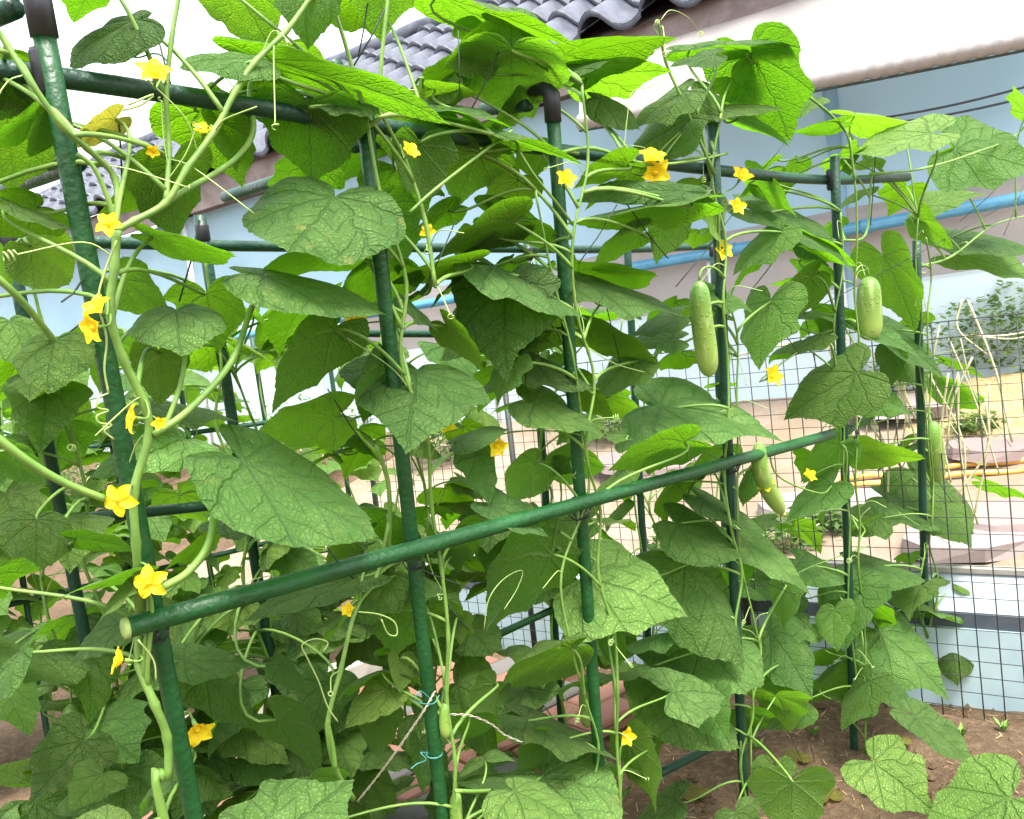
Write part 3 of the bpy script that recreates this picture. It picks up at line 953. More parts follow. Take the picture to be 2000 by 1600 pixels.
def build_trellis():
    RAD = .0102
    f = thing('front_trellis', 'nearest row of green plastic stakes tied to long green rails', 'trellis', tuple(FP[0][1] * 1))
    for i, (A, B) in enumerate(FP):
        rod(A, B, RAD).build('stake', M['stake'] if i < 3 else M['stake_dark'], f)
    # top rail, behind the stakes
    a, b = onpl(-120, 118, PF, PN), onpl(1760, 352, PF, PN)
    pts = [onpl(x, y, PF, PN) - CN * .0215 for x, y in ((-160, 112), (75, 137), (400, 185), (716, 236), (1085, 287), (1396, 328), (1632, 350), (1790, 345))]
    MB().tube(spline(pts, 4), RAD, 14).build('top_rail', M['stake_dark'], f)
    # long middle rail, in front of the stakes, its open end showing
    e0, e1 = unp(250, 1226, fz(250, 1226) - .030), unp(1625, 848, fz(1625, 848) - .034)
    rod(e0, e1, .0115).build('middle_rail', M['stake'], f)
    d = (e0 - e1).normalized()
    MB().tube([e0 + d * .0, e0 + d * .004, e0 + d * .006], [.0118, .0112, .008], 14).build('rail_end_cap', M['tendril'], f)
    for i, (A, B) in enumerate(FP):
        # ties where the rails cross the stakes
        t = onpl(*[(95, 140), (716, 236), (1085, 287), (1396, 328), (1632, 350), (1791, 350)][i], PF, PN)
        ax = (B - A).normalized()
        if i in (0, 1, 3, 4):
            clip_at(t - CN * .006, ax, f, .0135, .022)
        p = [(300, 1215), (800, 1082), (1122, 990), (1415, 905), (1648, 845)][i] if i < 5 else None
        if p:
            q = onpl(*p, PF, PN) + CN * .01
            mb = MB()
            for k in range(2):
                c = q + R * (.01 * k - .005)
                u1, u2 = CN, (ax - R * .3).normalized()
                mb.tube([c + (u1 * math.cos(w) * 1.15 + u2 * math.sin(w)) * .0185 for w in [j * .45 for j in range(15)]], .0016, 4)
            mb.build('wire_tie', M['clip'], f)
    # black elbow joints on the stake heads and the cross bars running back over the path
    def elbow(P, side):
        up = -VD
        mb = MB().tube([P - up * .028, P + up * .010, P + up * .022 + side * .008, P + up * .024 + side * .045], [.0128, .0130, .0130, .0125], 10)
        mb.build('elbow_joint', M['clip'], f)
    side0 = (unp(0, 40, fz(75, 10) + .05) - FP[0][0]).normalized()
    elbow(FP[0][0], side0)
    rod(FP[0][0] + side0 * .05 + V3((0, 0, .006)), FP[0][0] + side0 * .5, RAD).build('cross_bar', M['stake_dark'], f)
    s2 = (unp(1005, 208, fz(1078, 200) + .06) - FP[2][0]).normalized()
    elbow(FP[2][0], s2)
    rod(FP[2][0] + s2 * .05, FP[2][0] + s2 * .16, RAD).build('cross_bar', M['stake_dark'], f)
    for (x0, y0, x1, y1, d0, d1) in ((150, 318, -60, 395, .86, 1.2), (660, 128, 520, 172, 1.2, 1.35), (600, 335, 440, 385, 1.25, 1.5), (-40, 213, 84, 214, .9, .92), (690, 285, 830, 260, 1.12, 1.22)):
        rod(unp(x0, y0, d0), unp(x1, y1, d1), RAD).build('cross_bar', M['stake_dark'], f)
    # a thin low rail near the ground
    rod(unp(60, 1590, 1.5), unp(520, 1425, 1.75), .009).build('low_rail', M['stake_dark'], f)
    rod(unp(1290, 1510, 1.75), unp(1400, 1455, 1.9), .009).build('low_rail', M['stake_dark'], f)

    g = thing('back_trellis', 'second row of thinner looking dark stakes between front vines and brick path', 'trellis', tuple(BP[0][1]))
    for A, B in BP:
        rod(A, B, .0100, 12).build('stake', M['stake_dark'], g)
    pts = [onpl(x, y, PB, PN) - CN * .02 for x, y in ((-60, 462), (30, 467), (480, 480), (900, 484), (1230, 487), (1420, 480))]
    MB().tube(spline(pts, 4), .0100, 12).build('top_rail', M['stake_dark'], g)
    rod(onpl(880, 1272, PB, PN) + CN * .02, onpl(1100, 1172, PB, PN) + CN * .02, .009).build('middle_rail', M['stake'], g)
    rod(onpl(-40, 1040, PB, PN) - CN * .02, onpl(420, 992, PB, PN) - CN * .02, .0095).build('middle_rail', M['stake_dark'], g)
    rod(onpl(700, 652, PB, PN) - CN * .02, onpl(1010, 655, PB, PN) - CN * .02, .008).build('middle_rail', M['stake_dark'], g)
    for A, B in BP:
        clip_at(A + (B - A).normalized() * .03, (B - A).normalized(), g, .0120, .015)
build_trellis()

# climbing net of dark cord on the front row
def build_net():
    t = thing('climbing_net', 'wide meshed net of thin dark cord tied along the nearest stakes', 'net', tuple(FP[2][1]))
    segs = [((765, -10), (690, 130)), ((720, -10), (700, 110)), ((985, 75), (920, 215)), ((895, 60), (898, 200)), ((1395, 130), (1365, 185)), ((1205, 400), (1130, 515)), ((1225, 400), (1305, 505)), ((1530, 480), (1465, 570)),
            ((1545, 260), (1490, 330)), ((1965, 350), (1875, 432)), ((2000, 360), (1960, 460)), ((1710, 300), (1700, 440)), ((1560, 690), (1500, 600)), ((1320, 560), (1430, 420)), ((232, 230), (240, 390)), ((335, 170), (300, 40)),
            ((1185, 600), (1215, 720)), ((830, 560), (890, 430)), ((1560, 560), (1600, 745)), ((1700, 740), (1600, 880)), ((1880, 1010), (1780, 860)), ((1500, 1140), (1585, 1170)), ((1480, 1440), (1560, 1380)), ((1515, 1370), (1600, 1560)), ((1570, 1400), (1595, 1500)),
            ((2000, 380), (1560, 620)), ((1000, 250), (930, 330)), ((390, 430), (350, 590)), ((120, 590), (165, 540)), ((60, 690), (200, 600)), ((920, 1150), (760, 1080)), ((640, 760), (720, 880)), ((855, 1150), (915, 1230)), ((690, 1130), (640, 1070))]
    for (a, b) in segs:
        o = random.uniform(-.03, .06)
        p, q = unp(*a, fz(*a) + o), unp(*b, fz(*b) + o + random.uniform(-.02, .05))
        mid = p.lerp(q, .5) - V3((0, 0, .004))
        MB().tube([p, mid, q], .0011, 4).build('cord', M['cord'], t)
build_net()

# ------------------------------------------------------------------ plant instances
def pole_pt(ends, z):
    A, B = ends
    return A.lerp(B, (A.z - z) / (A.z - B.z))
def climb(ends, side, z0, z1, rnd, n=13, out=.02, amp=.024):
    pts = []
    for i in range(n):
        z = z0 + (z1 - z0) * i / (n - 1)
        p = pole_pt(ends, z)
        pts.append(p + CN * (out + rnd.uniform(-.006, .01)) + R * (side * .02 + amp * rnd.uniform(-1, 1)))
    return pts
FLAB = ['cucumber vine climbing the nearest, tallest looking stake with yellow star flowers',
        'cucumber vine on the second stake, with a very small fruit low down by the twine',
        'cucumber vine on the stake with the black elbow, holding a big pale heart shaped leaf',
        'cucumber vine with one long pale cucumber hanging beside its stake above the middle rail',
        'cucumber vine where the middle rail ends, with a curved cucumber hanging under the rail',
        'cucumber vine on the last stake against the wire fence, with a slim cucumber beside it']
BLAB = ['cucumber vine on the nearest back row stake, behind the yellow star flowers',
        'cucumber vine on the back row stake between the two nearest front stakes',
        'cucumber vine on the back row stake hidden behind the second front stake',
        'cucumber vine on the back row with a slim upright cucumber low by the pale brickwork',
        'sparse cucumber vine on the back row stake in front of the wire fence',
        'cucumber vine on the last back row stake, touching the wire fence']
PLF, PLB = [], []
rnd = random.Random(77)
def wp(x, y, off=0.): return unp(x, y, fz(x, y) + off)
def wb(x, y, off=0.): return unp(x, y, bz(x, y) + off)
for i in range(6):
    ft = pole_pt(FP[i], 0.0) + CN * .03
    p = Plant(ft, FLAB[i], 'cucumber vines on the front row')
    PLF.append(p)
    if i == 0:
        o = -.035
        p.stem([ft, wp(320, 1600, o), wp(328, 1520, o), wp(326, 1440, o), wp(302, 1375, o), wp(272, 1300, -.016), wp(271, 1235, .008), wp(272, 1175, -.016), wp(266, 1060, o), wp(262, 960, o), wp(290, 855, o), wp(283, 790, o), wp(240, 700, o), wp(215, 610, o), wp(224, 520, o), wp(228, 450, o)], .0046, .0042)
        p.stem([wp(228, 450, o), wp(262, 432, o), wp(325, 395, o), wp(365, 330, o), wp(420, 255, o), wp(462, 175, o), wp(500, 120, o), wp(560, 60, o), wp(610, -10, o), wp(650, -80, o)], .0036, .0028)
        p.stem([wp(228, 450, o), wp(225, 350, -.02), wp(170, 290, -.03), wp(120, 245, -.04), wp(60, 160, -.04), wp(15, 90, -.03), wp(-30, 20, -.03)], .003, .0026)
        p.stem([wp(325, 395, o), wp(330, 290, -.01), wp(325, 190, -.01), wp(335, 80, -.01), wp(352, -20, -.01)], .003, .0022)
    elif i == 1:
        p.stem([ft] + climb(FP[1], .6, .25, 1.42, rnd) , .0032, .0022)
        p.stem([wp(690, 1560, .0), wp(655, 1500, -.01), wp(640, 1415, -.02), wp(665, 1310, -.02), wp(695, 1190, -.01), wp(735, 1130, .02), wp(760, 1020, .02)], .0034, .0026)
    else:
        sd = (.8, -.8, .6, .5)[i - 2]
        p.stem([ft] + climb(FP[i], sd, .2, (1.5, 1.5, 1.5, 1.3)[i - 2], rnd), .0030, .0020)
        p.stem([pole_pt(FP[i], .12) + CN * .02] + climb(FP[i], -sd * 1.8, .3, 1.35, rnd, 10, .01, .04), .0024, .0017)
# runners along the top rail
for i, pts in ((1, [(716, 250), (760, 225), (850, 235), (960, 262), (1060, 290), (1130, 300)]), (2, [(1085, 300), (1160, 290), (1260, 320), (1350, 315), (1420, 300)]),
               (3, [(1395, 340), (1330, 190), (1300, 120), (1285, 40)]), (4, [(1640, 470), (1690, 460), (1700, 370), (1705, 320)]), (4, [(1700, 340), (1800, 330), (1900, 300), (1990, 260), (2040, 180)]),
               (1, [(850, 560), (830, 430), (790, 310), (740, 215)]), (5, [(1800, 520), (1860, 500), (1940, 440), (2010, 420)])):
    PLF[i].stem([wp(x, y, -.02 + rnd.uniform(-.02, .02)) for x, y in pts], .0030, .0020)
for i in range(6):
    ft = pole_pt(BP[i], 0.0) + CN * .03
    p = Plant(ft, BLAB[i], 'cucumber vines on the back row')
    PLB.append(p)
    p.stem([ft] + climb(BP[i], (.8, -.7, .6, -.8, .7, .5)[i], .2, 1.35 if i < 4 else 1.15, rnd), .0038, .0024)
    p.stem([pole_pt(BP[i], .1)] + climb(BP[i], (-1.8, 1.7, -1.6, 1.8, -1.5, -1.4)[i], .25, 1.2, rnd, 8, .0, .04), .003, .0022)

def fpole_x(i, y):
    (x0, y0), (x1, y1) = FPOLE[i]
    return x0 + (x1 - x0) * (y - y0) / (y1 - y0)
def bpole_x(i, y):
    (x0, y0), (x1, y1) = BPOLE[i]
    return x0 + (x1 - x0) * (y - y0) / (y1 - y0)

# hand-set leaves: attachment, tip, half-width vector (photograph pixels), distance from the row, side seen, looks
LF = '''
265 40 119 100 16 34 .02 t d
190 -45 142 40 62 8 .03 u .
455 -30 535 96 70 -22 .08 u y
605 -70 590 78 88 5 -.03 t d
750 -80 740 76 85 0 .05 u y
500 116 352 108 18 24 .0 t .
520 118 876 204 12 44 -.03 u . .22
700 200 574 190 12 17 .0 t d
95 238 60 310 28 8 .02 u .
80 225 -30 292 14 28 .03 u .
40 150 68 207 30 -5 .05 u .
225 232 130 285 18 26 .01 u o
300 345 190 410 25 30 .06 u y
335 322 332 460 84 -18 .03 u d
442 198 450 332 52 0 .08 u y
605 212 612 348 108 14 .04 u .
655 382 566 508 150 28 -.05 t d
300 462 462 508 2 24 .0 u .
60 482 138 560 52 -40 .3 u y
10 490 15 560 25 0 .3 u y
20 402 152 450 14 20 .02 t .
690 478 472 528 4 34 .06 u d
515 540 771 596 -4 30 -.03 t .
850 -8 1122 66 22 44 .02 u . .34
995 40 1076 112 48 -14 .0 t .
1095 112 1312 58 20 48 .03 u . .42
1000 98 1000 212 108 8 .05 u y
1145 152 1302 128 10 48 .06 u y
1100 142 1216 104 6 14 .04 t d
850 175 932 180 0 25 .06 u y
800 180 802 230 26 0 .1 u y
862 232 1132 296 6 20 -.03 u d .18
848 212 1002 226 5 9 .0 t .
818 283 812 402 64 0 .02 u .
935 298 890 392 68 14 .06 u y
1010 350 950 425 48 22 .08 u y
1040 288 1038 352 40 0 .07 u .
1225 320 1118 355 14 26 .03 u d
1335 374 1132 360 2 20 -.02 t . .3
1345 392 1100 420 2 24 .0 u . .3
1390 400 1398 482 26 -6 -.02 u y
1000 432 842 494 14 40 .05 u d
970 428 1132 488 -14 36 .06 u d
930 452 935 510 30 0 .12 u y
915 512 758 545 2 24 .06 u d
1250 458 1148 516 14 22 .08 u .
1305 376 1268 508 58 10 .06 u d
1130 530 1285 545 0 28 .08 u .
1170 195 1262 240 -8 22 .04 t d
1335 180 1232 238 18 26 .03 t d
1352 180 1402 238 40 -14 .03 t d
1340 232 1240 302 24 40 .05 t d
1348 92 1556 76 2 16 .0 u . .3
1470 108 1546 264 98 -28 .0 u .
1395 108 1310 124 5 16 .0 t .
1382 216 1526 200 2 14 -.02 t .
1440 232 1546 270 4 20 .02 u .
1668 226 1840 240 3 24 .05 u y
1640 240 1545 262 4 13 .05 u .
1815 262 1632 292 4 34 -.03 t p
1864 292 2032 322 -22 74 -.06 t .
2005 226 1985 165 28 10 -.02 u y
1800 402 1922 368 4 26 .02 t .
1475 352 1560 412 -8 30 .05 u .
1470 412 1682 492 12 -26 -.02 t .
1535 462 1675 504 2 27 .0 u .
1520 452 1430 526 28 22 .03 t .
1790 428 1862 482 -12 32 .03 u d
1855 462 2030 482 -2 24 .0 t d
1868 500 2040 530 -8 30 -.02 t .
1725 500 1795 638 60 -20 .06 u d
1565 508 1640 550 -6 26 .08 u .
1388 566 1475 602 -6 20 -.02 t .
1505 586 1474 710 66 -6 -.02 t .
1585 538 1502 618 22 26 .04 u .
1605 655 1516 686 4 15 .06 t d
1530 615 1632 612 0 10 .06 t .
1638 618 1792 670 -10 20 -.03 t .
1712 640 1850 712 20 -24 .0 t .
1740 688 1745 752 32 0 .05 u d
1768 712 1832 752 -8 22 .05 t d
1845 704 1922 730 0 9 .02 u .
1825 752 1925 788 -4 27 .03 u .
1672 730 1528 806 32 66 .0 t d
1690 768 1786 798 -6 40 .03 t .
1640 868 1566 938 36 24 .05 u .
1670 882 1802 890 0 32 .05 u y
1790 926 1918 1052 48 -30 -.02 t .
1732 972 1866 1022 -8 30 .03 t d
1922 942 2012 970 -2 13 .0 u .
1625 946 1532 1006 26 28 .03 t .
1470 920 1440 985 20 5 .06 u d
1285 792 1526 832 -16 64 -.04 t .
1335 862 1188 906 22 32 .0 u .
790 590 857 641 -4 14 .02 t .
984 556 984 712 116 -8 -.01 t d
955 518 1148 606 10 -24 -.03 t .
872 636 952 712 22 -20 .02 u y
1128 545 1348 606 8 -28 .0 t .
1145 646 1288 700 -12 30 .03 u d
1318 620 1228 652 8 22 .03 t d
1318 662 1218 662 0 22 .05 t .
815 722 800 838 152 24 -.05 t .
742 708 700 822 34 12 .02 u d
1005 708 962 782 36 10 .0 t .
1032 700 1172 748 -8 30 .02 t d
1130 755 1198 815 -18 30 .05 u .
1240 700 1150 772 30 28 .06 t d
1040 786 1188 838 -12 38 -.03 t .
898 862 992 830 6 18 .03 t .
930 888 960 982 38 -10 .02 t d
1045 905 985 968 30 30 .05 u .
1120 880 1050 915 8 26 .09 u d
958 984 1070 1034 -8 34 -.02 t .
478 902 736 1060 50 -72 -.06 t .
240 548 332 614 -30 40 .1 u y
345 606 350 672 98 -8 -.02 t p
108 664 86 750 82 -2 -.02 t d
200 690 190 766 30 0 .12 u y
312 690 322 786 58 2 .08 u y
655 640 520 785 52 34 .0 u d
238 900 172 928 5 24 .06 t .
20 880 100 930 -20 30 .3 u .
72 1014 72 1105 80 2 .2 t .
150 1052 262 1062 0 20 .2 u .
298 792 464 812 0 24 .08 t p
440 1012 598 1018 0 20 .2 t d
268 1122 106 1158 3 12 -.01 u p
264 1140 182 1212 10 14 -.03 t p
405 1052 318 1108 8 16 .03 u .
-30 1262 142 1330 18 -36 .12 t .
235 1218 135 1290 22 26 .2 t d
0 1330 60 1430 70 -10 .25 t d
165 1446 60 1556 62 44 .3 t d
200 1512 140 1574 48 22 .25 t .
360 1290 490 1290 4 40 .2 t d
400 1320 500 1420 44 -40 .22 t d
545 1300 602 1350 16 -22 .1 t d
640 1330 600 1440 60 10 .2 t d
540 1405 640 1486 40 -30 .12 u d
520 1660 684 1506 -90 -72 -.08 t p
200 1660 214 1562 78 0 -.06 t p
1146 1130 1342 1174 -18 100 -.05 t p
1335 1096 1470 1286 82 -52 -.03 t .
1320 1022 1445 1095 20 -44 .02 t d
1438 1040 1590 1142 20 -30 .0 t .
1370 975 1500 1040 6 -22 .0 t .
1372 1252 1455 1362 86 -24 -.03 t .
1502 1232 1600 1350 55 -44 -.01 t .
1530 1140 1525 1224 36 0 .04 t d
1560 1095 1650 1145 -18 24 .05 t .
1672 1102 1808 1140 -4 30 .04 t .
1662 1142 1640 1258 72 0 .0 t .
1755 1142 1858 1198 -10 30 .01 t .
1716 1232 1860 1348 44 -58 -.04 t .
1522 1308 1528 1396 48 0 .03 u y
1600 1345 1680 1285 20 22 .05 u d
1700 1330 1640 1420 36 22 .0 t .
1715 1322 1790 1386 -14 20 .0 t .
1785 1398 1915 1488 20 -30 .0 t d
1704 1488 1822 1576 50 -56 -.05 t p
1968 1560 1790 1640 -56 -92 -.14 t p
1548 1528 1548 1630 84 0 -.01 u y
1056 1512 1176 1650 100 -62 -.06 t p
1012 1530 888 1516 -5 26 .02 t .
1025 1402 1205 1468 -8 36 .05 t d
1228 1448 1294 1568 42 -14 .0 u y
1112 1262 966 1328 22 26 .02 u d
965 1335 915 1390 28 24 .06 u .
1282 1330 1440 1468 40 -54 .0 t .
1270 1300 1400 1355 -4 36 .03 t d
760 1345 672 1410 26 30 .08 t y
740 1388 742 1468 50 0 .1 u .
780 1288 776 1352 30 0 .04 u y
1078 1082 930 1200 50 56 .05 u d
895 1205 900 1252 34 0 .06 u y
818 1450 815 1548 34 0 .1 t d
1198 1240 1204 1302 26 0 .04 u .
700 1128 480 1188 2 28 .1 t .
'''
HB = []
STALKED = {(478, 902), (345, 606), (108, 664), (1056, 1512), (520, 118), (515, 540), (1625, 946)}
nleaf = 0
for ln in LF.strip().splitlines():
    q = ln.split()
    bx, by, tx, ty, sx, sy, off = map(float, q[:7])
    face, look = q[7], q[8]
    kk = float(q[9]) if len(q) > 9 else KW
    cx, cy = (bx + tx) / 2, (by + ty) / 2
    D = fz(cx, cy) + off
    while min(unp(bx, by, D).z, unp(tx, ty, D).z) < .13: D -= .03
    if off >= .1:
        i = min(range(6), key=lambda k: abs(bpole_x(k, cy) - cx)); pl = PLB[i]
    else:
        i = min(range(6), key=lambda k: abs(fpole_x(k, cy) - cx)); pl = PLF[i]
    P, S, Y, N = solve_leaf(bx, by, tx, ty, sx, sy, D, face, False, kk)
    mat = {'p': 'leaf_pale', 'o': 'leaf_old', 'y': 'leaf_pale'}.get(look, 'leaf')
    zf = max(.42, min(.85, 1.2 * abs(N.dot(FW))))
    HB.append((bx, by, P, N, Y))
    pl.leaf(P, S, Y, N, mat, None, look if look in 'dy' else '', (int(bx), int(by)) not in STALKED, .0026, zf)
    nleaf += 1

# filling leaves between, on both rows
rnd = random.Random(5)
def fill(pl, ends, n, zlo, zhi, smin, smax, spread=.12, mats=('leaf',), toward=0.0):
    A, B = ends
    for k in range(n):
        z = rnd.uniform(zlo, zhi)
        p = pole_pt(ends, z)
        ang = rnd.uniform(0, 6.283)
        out = V3((math.cos(ang), math.sin(ang), 0))
        if out.dot(CN) < 0 and rnd.random() < toward: out = -out
        st = p + R * rnd.uniform(-.17, .17)
        P = st + out * rnd.uniform(.02, spread) + V3((0, 0, .02))
        pl.rleaf(P, out, rnd.uniform(smin, smax), rnd.choice(mats), rnd.choice(('', '', 'y', 'y')), rnd.random() < .8)
cnt = [44, 46, 46, 36, 16, 8]
for i in range(6):
    fill(PLB[i], BP[i], (50, 42, 26, 10, 4, 2)[i], .08, .75, .085, .14, .16, ('leaf', 'leaf_pale', 'leaf_far'))
    fill(PLB[i], BP[i], cnt[i], .22, 1.3 if i < 4 else 1.0, .075, .13, .14, ('leaf', 'leaf', 'leaf_pale'))
for i, n in enumerate((12, 22, 22, 18, 13, 7)):
    for k in range(n):
        z = rnd.uniform(.3, 1.45)
        p = pole_pt(FP[i], z)
        out = (-CN * 1.0 + R * rnd.uniform(-1.2, 1.2)).normalized()
        PLF[i].rleaf(p + out * rnd.uniform(.06, .16) + R * rnd.uniform(-.12, .12), out, rnd.uniform(.07, .11), rnd.choice(('leaf', 'leaf_pale')), '', True)
    for k in range((4, 6, 8, 9, 9, 4)[i]):      # low on the plants
        p = pole_pt(FP[i], rnd.uniform(.12, .5))
        out = (CN * rnd.uniform(-1, .8) + R * rnd.uniform(-1.2, 1.2)).normalized()
        PLF[i].rleaf(p + out * rnd.uniform(.03, .12) + R * rnd.uniform(-.12, .12), out, rnd.uniform(.07, .12), rnd.choice(('leaf', 'leaf_pale')), rnd.choice(('', 'd')), True)
    for k in range(5):                     # over the top rail
        p = pole_pt(FP[i], 1.5 + rnd.uniform(-.12, .1))
        out = (R * rnd.uniform(-1, 1) - CN * rnd.uniform(.1, 1)).normalized()
        PLF[i].rleaf(p + out * .1 + R * rnd.uniform(-.12, .12), out, rnd.uniform(.06, .10), rnd.choice(('leaf', 'leaf_pale')), 'y', True)

# third row beyond the path, bright in the open
def third_row():
    o = pb_foot + RP * 1.35
    ends = []
    t = thing('far_trellis', 'third row of dark stakes beyond the brick path, buried in bright leaves', 'trellis', tuple(o))
    rr = random.Random(31)
    for i in range(7):
        B = o + R * (-.52 + i * .295); B.z = -.1
        A = B + V3((0, 0, 1.42)) + R * rr.uniform(-.05, .05)
        ends.append((A, B))
        rod(A, B, .0095, 10).build('stake', M['stake_dark'], t)
    for z in (.55, 1.0, 1.28):
        a, b = pole_pt(ends[0], z) + CN * .02, pole_pt(ends[-1], z) + CN * .02
        rod(a, b, .0095, 10).build('rail', M['stake_dark'], t)
    labs = ['far cucumber vine at the outer end of the third row, behind the lowest dark leaves',
            'far cucumber vine behind the nearest back row stake, beyond the brick path',
            'far cucumber vine seen between the yellow flowered vine and the second back row stake',
            'far bright cucumber vine seen beside the second back row stake under the pale sheet',
            'far cucumber vine seen through the gap before the second front stake',
            'far cucumber vine behind the stake with the black elbow joint',
            'far cucumber vine nearest the wire fence in the third row']
    for i in range(7):
        pl = Plant(pole_pt(ends[i], 0), labs[i], 'cucumber vines in the third row')
        pl.stem([pole_pt(ends[i], 0)] + climb(ends[i], .6, .2, 1.3, rr, 7), .004, .0025)
        n = (95, 100, 100, 95, 75, 50, 30)[i]
        for k in range(n):
            z = rr.uniform(.2, 1.28 if i < 5 else .95)
            ang = rr.uniform(0, 6.283)
            out = V3((math.cos(ang), math.sin(ang), 0))
            P = pole_pt(ends[i], z) + R * rr.uniform(-.16, .16) + out * rr.uniform(.02, .2)
            pl.rnd = rr
            pl.rleaf(P, out, rr.uniform(.06, .12), 'leaf_far', rr.choice(('', 'y', 'y')), rr.random() < .4)
third_row()

# ------------------------------------------------------------------ hand-set petioles, tendrils, flowers, fruit
def thick(pl, pts, off=-.04, r0=.004, r1=.003):
    n = len(pts) - 1
    d0 = [fz(x, y) + off for x, y in pts]
    P3d = [unp(x, y, d) for (x, y), d in zip(pts, d0)]
    near = min(HB, key=lambda h: math.hypot(h[0] - pts[-1][0], h[1] - pts[-1][1]))
    if math.hypot(near[0] - pts[-1][0], near[1] - pts[-1][1]) < 60:      # the stalk ends on the back of its leaf
        e = near[2] - near[3] * .003
        dd = depth(e) - d0[-1]
        P3d = [unp(x, y, d + dd * (i / n) ** 1.5) for i, ((x, y), d) in enumerate(zip(pts, d0))]
        P3d[-1] = e
        P3d[-2] = P3d[-2].lerp(e - near[4] * .12 - near[3] * .025, .45)
    sp = spline(P3d, 6)
    MB().tube(sp, [r0 + (r1 - r0) * i / (len(sp) - 1) for i in range(len(sp))], 8).build('leaf_stalk', M['stem'], pl.root)
P1, P2, P3, P4, P5, P6 = PLF
thick(P1, [(-20, 845), (60, 905), (130, 945), (205, 975)], -.05, .0042, .0036)
thick(P1, [(300, 850), (370, 800), (450, 710), (500, 640), (515, 560)], -.04, .0042, .003)
thick(P1, [(322, 835), (350, 760), (362, 690), (360, 640), (350, 606)], -.03, .0028, .0024)
thick(P1, [(318, 1148), (370, 1115), (410, 1055), (430, 985), (478, 905)], -.05, .0044, .004)
thick(P1, [(-20, 530), (40, 585), (90, 640), (112, 664)], -.03, .0036, .003)
thick(P1, [(325, 395), (365, 370), (415, 342), (465, 305), (495, 255), (508, 190), (520, 120)], -.03, .0034, .003)
thick(P1, [(228, 450), (215, 400), (185, 330), (150, 300)], -.03, .003, .002)
thick(P2, [(640, 1415), (650, 1460), (655, 1500)], -.02, .0034, .003)
thick(P3, [(890, 1545), (950, 1545), (1005, 1545), (1056, 1514)], -.05, .003, .0028)
thick(P2, [(735, 870), (760, 960), (770, 1050), (748, 1120)], .0, .0032, .003)
thick(P2, [(1000, 255), (940, 300), (850, 370), (800, 415)], -.02, .0022, .002)
thick(P3, [(1010, 290), (1045, 345), (1090, 400), (1120, 440)], -.02, .0022, .002)
thick(P5, [(1500, 870), (1520, 930), (1560, 970), (1625, 946)], -.02, .002, .002)
thick(P5, [(1700, 1065), (1600, 1090), (1490, 1150)], -.01, .0014, .0012)
def tend(pl, pts, off=-.045, r=.0009, coil=0, cr=.008, pitch=.005):
    pl.tendril([wp(x, y, off) for x, y in pts], r, coil, cr, pitch)
tend(P1, [(228, 470), (205, 530), (192, 590), (208, 660), (204, 720), (212, 768)], -.05, .0011)
tend(P1, [(212, 768), (192, 778), (190, 796), (212, 802), (190, 812), (194, 826), (218, 830), (204, 842), (222, 858)], -.05, .0010)
tend(P1, [(270, 1250), (300, 1290), (305, 1330)], -.05, .001)
tend(P2, [(660, 1410), (640, 1380), (622, 1330), (600, 1285), (590, 1260), (615, 1248), (640, 1255), (632, 1272)], -.03, .001)
tend(P2, [(700, 1195), (740, 1200), (770, 1215), (775, 1240), (758, 1238), (745, 1210)], -.03, .0012)
tend(P3, [(945, 1230), (955, 1170), (985, 1130), (1020, 1115), (1010, 1150), (985, 1190)], -.02, .0009)
tend(P4, [(1150, 680), (1200, 710), (1250, 725), (1270, 730)], -.03, .0009, 2, .006)
tend(P5, [(1690, 1330), (1720, 1315), (1728, 1345), (1705, 1365), (1688, 1350), (1700, 1330)], -.04, .0009)
tend(P4, [(1290, 40), (1310, 20), (1345, 35), (1365, 62)], .0, .0007, 2, .006)
tend(P4, [(1300, 150), (1270, 170), (1235, 180), (1225, 230), (1220, 280)], -.03, .0008, 3, .006)
tend(P1, [(250, 205), (300, 185), (275, 205), (240, 215)], -.03, .0012)
tend(P6, [(1755, 1000), (1800, 1030), (1850, 1060), (1858, 1070)], -.02, .0009)
tend(P6, [(1860, 850), (1900, 900), (1930, 910)], -.02, .0009)
trnd = random.Random(9)
for pl, k in [(q, 15) for q in PLF] + [(q, 10) for q in PLB]:
    for _ in range(k):
        nd = pl.nodes[trnd.randrange(len(pl.nodes))]
        d = V3((trnd.uniform(-1, 1), trnd.uniform(-1, .3), trnd.uniform(-.6, .8))).normalized()
        L = trnd.uniform(.03, .09)
        a = nd + d * L * .4 + V3((0, 0, .01)); b = nd + d * L + V3((trnd.uniform(-.02, .02), 0, trnd.uniform(-.03, .02)))
        pl.tendril([nd, a, b], .0008, trnd.choice((0, 0, 1, 1.5, 3)), trnd.uniform(.003, .007), trnd.uniform(.003, .006))

